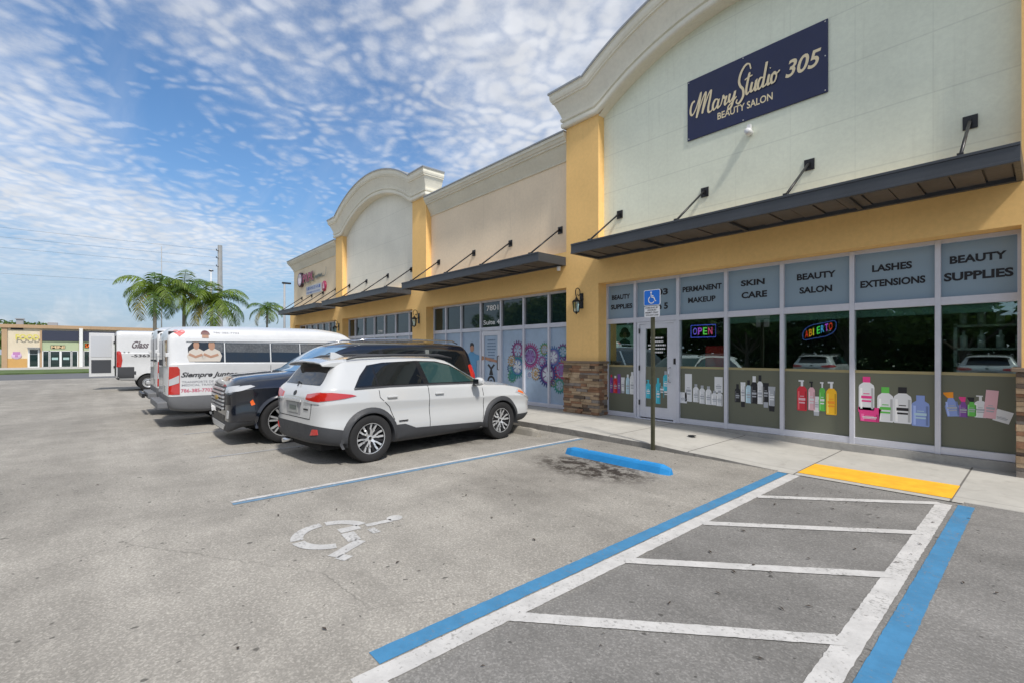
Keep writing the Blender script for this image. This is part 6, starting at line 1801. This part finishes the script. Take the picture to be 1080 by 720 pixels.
# trees along the near side of the lot, seen only as reflections in the shop windows
tr = [leafy((0, 0, 0), 8.8, 4.2, 6500, 70, 'broad tree across the lot mirrored in the salon windows', group='trees across the lot mirrored in the shop windows', leaf=.24, th=2.0)]
tr.append(leafy((0, 0, 0), 8.0, 3.9, 6000, 71, 'broad tree across the lot mirrored in the salon windows', group='trees across the lot mirrored in the shop windows', leaf=.24, th=1.8))
k = 0
for i, (x, y) in enumerate([(2.5, -17), (-3, -16), (-8.5, -17.5), (-14, -16), (-20, -17), (-26, -16), (-32.5, -17.5), (-39, -16)]):
    o = tr[i] if i < 2 else copy_tree(tr[i % 2]); o.location = (x, y, 0); o.rotation_euler = (0, 0, i * 1.3); o['label'] = 'broad tree across the lot mirrored in the shop windows'
b = MB(); r = random.Random(5)
for i in range(26000):
    p = Vector((r.uniform(-42, 6), -20 + r.uniform(-.7, .7), r.uniform(0, 3.6))); u = Vector((r.gauss(0, 1), r.gauss(0, 1), r.gauss(0, .6))).normalized(); w = u.orthogonal().normalized(); s_ = .27 * r.uniform(.6, 1.3)
    b.face([p - u * s_, p + w * s_ * .5, p + u * s_, p - w * s_ * .5])
hg = thing('hedge', 'long clipped hedge behind the trees across the lot', 'hedge', (-18, -20, 0)); b.build('foliage', LEAFD, hg, recalc=False)

# utility poles and wires
POLE = mat('concrete_pole', (.33, .33, .33), .85, var=.12)
up_ = thing('utility_pole', 'tall grey concrete utility pole rising behind the palms', 'utility pole', (-66.5, 11.4, 0))
b = MB(); b.tube([(-66.5, 11.4, 0), (-66.5, 11.4, 14.6)], [.34, .24], 8, cap=True, smooth=False); b.build('pole', POLE, up_)
b = MB()
for z in (13.9, 13.0, 12.0): b.tube([(-66.5, 11.4, z), (-66.2, 11.0, z), (-66.1, 10.95, z + .15)], .05, 6)
b.build('insulator_arm', BLK, up_)
b = MB(); b.box(-66.2, -65.9, 11.2, 11.6, 9.3, 9.8); b.build('junction_box', mat('galvanised', (.38, .39, .41), .5, .5), up_)
t = thing('lamp_post', 'slim white post in front of the utility pole between the palms', 'lamp post', (-56.5, 8.9, 0))
b = MB(); b.tube([(-56.5, 8.9, 0), (-56.5, 8.9, 10.1)], [.10, .06], 8); b.build('pole', mat('white_pole', (.6, .6, .6), .5), t)
b = MB(); b.box(-56.6, -56.4, 8.7, 9.1, 9.9, 10.0); b.build('top_fitting', BLK, t)
t = thing('flag_pole', 'very thin grey mast rising behind the left palms', 'mast', (-62, 5.3, 0))
b = MB(); b.tube([(-62, 5.3, 0), (-62, 5.3, 12.8)], [.07, .035], 6); b.build('pole', POLE, t)
t = thing('lamp_post', 'grey parking lot light post with dark box head near the far end of the shops', 'lamp post', (-46.0, 12.95, 0))
b = MB(); b.tube([(-46, 12.95, 0), (-46, 12.95, 7.9)], [.11, .08], 10); b.build('pole', POLE, t)
b = MB(); b.box(-46.1, -45.9, 12.75, 13.5, 7.85, 8.0); b.build('lamp_head', BLK, t, bevel=.02)
for i, z in enumerate((13.9, 13.0, 12.0, 9.6)):
    t0 = Vector((-66.1, 11.0, z)); t1 = Vector((-60 + i * .3, -60, z + .3))
    b = MB(); pts = [t0.lerp(t1, k / 24) - Vector((0, 0, math.sin(math.pi * k / 24) * 1.0)) for k in range(25)]
    b.tube(pts, .009, 5)
    tag(b.build('power_cable', BLK), ['topmost', 'second', 'third', 'lowest'][i] + ' of the thin power cables running left from the concrete pole', 'power cable', 'power cables left of the concrete pole')

# ------------------------------------------------------------------ light, sky, camera
SUN_EL, SUN_AZ = 52, 90 + 13      # azimuth measured clockwise from +Y
w = bpy.data.worlds.new('World'); scene.world = w; w.use_nodes = True
nt = w.node_tree; bg = nt.nodes['Background']
sky = nt.nodes.new('ShaderNodeTexSky'); sky.sky_type = 'NISHITA'; sky.sun_disc = False
sky.sun_elevation = R(SUN_EL); sky.sun_rotation = R(SUN_AZ); sky.altitude = 0; sky.air_density = 1.0; sky.dust_density = .6; sky.ozone_density = 2.5
co = nt.nodes.new('ShaderNodeTexCoord').outputs['Generated']
sp = nt.nodes.new('ShaderNodeSeparateXYZ'); L(nt, co, sp.inputs[0])
zz = math_n(nt, 'ADD', math_n(nt, 'MAXIMUM', sp.outputs[2], 0), .10)
cx = nt.nodes.new('ShaderNodeCombineXYZ'); L(nt, math_n(nt, 'DIVIDE', sp.outputs[0], zz), cx.inputs[0]); L(nt, math_n(nt, 'DIVIDE', sp.outputs[1], zz), cx.inputs[1])
mp = nt.nodes.new('ShaderNodeMapping'); mp.inputs['Rotation'].default_value = (0, 0, R(35)); mp.inputs['Scale'].default_value = (1, 1, 1); L(nt, cx.outputs[0], mp.inputs[0])
P = mp.outputs[0]
ms = nt.nodes.new('ShaderNodeMapping'); ms.inputs['Scale'].default_value = (.55, 1.3, 1); ms.inputs['Location'].default_value = (4.4, 2.3, 0); L(nt, P, ms.inputs[0])
cover = noise(nt, ms.outputs[0], .6, 4, .5, .3)
puff = noise(nt, P, 24., 5, .65, .2)
vo = nt.nodes.new('ShaderNodeTexVoronoi'); vo.feature = 'SMOOTH_F1'; vo.inputs['Scale'].default_value = 19; vo.inputs['Smoothness'].default_value = .6
wob = nt.nodes.new('ShaderNodeTexNoise'); wob.inputs['Scale'].default_value = 3.; L(nt, P, wob.inputs['Vector'])
wv = nt.nodes.new('ShaderNodeVectorMath'); wv.operation = 'MULTIPLY_ADD'; L(nt, wob.outputs['Color'], wv.inputs[0]); wv.inputs[1].default_value = (.3, .3, 0); L(nt, P, wv.inputs[2]); L(nt, wv.outputs[0], vo.inputs['Vector'])
cells = ramp(nt, vo.outputs['Distance'], .1, .75, 1, 0)
tex = math_n(nt, 'ADD', math_n(nt, 'MULTIPLY', cells, .45), math_n(nt, 'MULTIPLY', puff, .65))
back = ramp(nt, sp.outputs[1], .25, -.5, 0, .22)          # extra cloud added behind the camera to brighten the facade
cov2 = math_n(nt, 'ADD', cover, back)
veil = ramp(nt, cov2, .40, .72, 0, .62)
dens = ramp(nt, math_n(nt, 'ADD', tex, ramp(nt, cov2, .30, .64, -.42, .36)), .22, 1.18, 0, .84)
dens = math_n(nt, 'ADD', math_n(nt, 'MULTIPLY', dens, .72), math_n(nt, 'MULTIPLY', veil, .45), clamp=True)
mw = nt.nodes.new('ShaderNodeMapping'); mw.inputs['Scale'].default_value = (.28, 1.6, 1); mw.inputs['Rotation'].default_value = (0, 0, R(-20)); L(nt, cx.outputs[0], mw.inputs[0])
wisp = ramp(nt, noise(nt, mw.outputs[0], 1.1, 6, .62, .4), .47, .76, 0, .65)
low = ramp(nt, sp.outputs[2], .03, .28, 1, .0)
dens = math_n(nt, 'MAXIMUM', math_n(nt, 'MULTIPLY', dens, ramp(nt, sp.outputs[2], .05, .22, .15, 1)), math_n(nt, 'MULTIPLY', wisp, ramp(nt, sp.outputs[2], .1, .45, 1., .25)))
skyc = nt.nodes.new('ShaderNodeHueSaturation'); skyc.inputs['Saturation'].default_value = 1.18; skyc.inputs['Value'].default_value = 1.25; L(nt, sky.outputs[0], skyc.inputs['Color']); L(nt, ramp(nt, sp.outputs[2], 0, .34, .58, 1.05), skyc.inputs['Value'])
hz = ramp(nt, sp.outputs[2], 0, .22, .55, 0)
base = mixc(nt, hz, skyc.outputs[0], (2.3, 3.2, 5.1))
shade = ramp(nt, noise(nt, P, 5., 3), .3, .7, .88, 1.05)
cc_ = nt.nodes.new('ShaderNodeMix'); cc_.data_type = 'RGBA'; cc_.blend_type = 'MULTIPLY'; cc_.inputs[0].default_value = 1; cc_.inputs[6].default_value = (5.7, 5.8, 6.0, 1); L(nt, shade, cc_.inputs[7])
L(nt, mixc(nt, dens, base, cc_.outputs[2]), bg.inputs[0]); bg.inputs[1].default_value = .10

sd = bpy.data.lights.new('sun', 'SUN'); sd.energy = 2.7; sd.angle = R(5); sd.color = (1, .95, .87)
so = bpy.data.objects.new('sun', sd); COL.objects.link(so)
az = R(SUN_AZ); el = R(SUN_EL)
sv = Vector((math.sin(az) * math.cos(el), math.cos(az) * math.cos(el), math.sin(el)))
so.rotation_euler = sv.to_track_quat('Z', 'Y').to_euler()

cam = bpy.data.cameras.new('camera'); camo = bpy.data.objects.new('camera', cam); COL.objects.link(camo)
cam.sensor_width = 36; cam.lens = 500 / 1080 * 36; cam.shift_y = 12.5 / 1080; cam.clip_end = 3000; cam.clip_start = .05
camo.location = (0, 0, 1.57); camo.rotation_euler = (R(90), 0, R(48.64))
scene.camera = camo
scene.view_settings.view_transform = 'Standard'; scene.view_settings.look = 'None'; scene.view_settings.gamma = 1
scene.view_settings.exposure = .62
scene.cycles.max_bounces = 8; scene.cycles.transparent_max_bounces = 12
scene.cycles.use_denoising = True
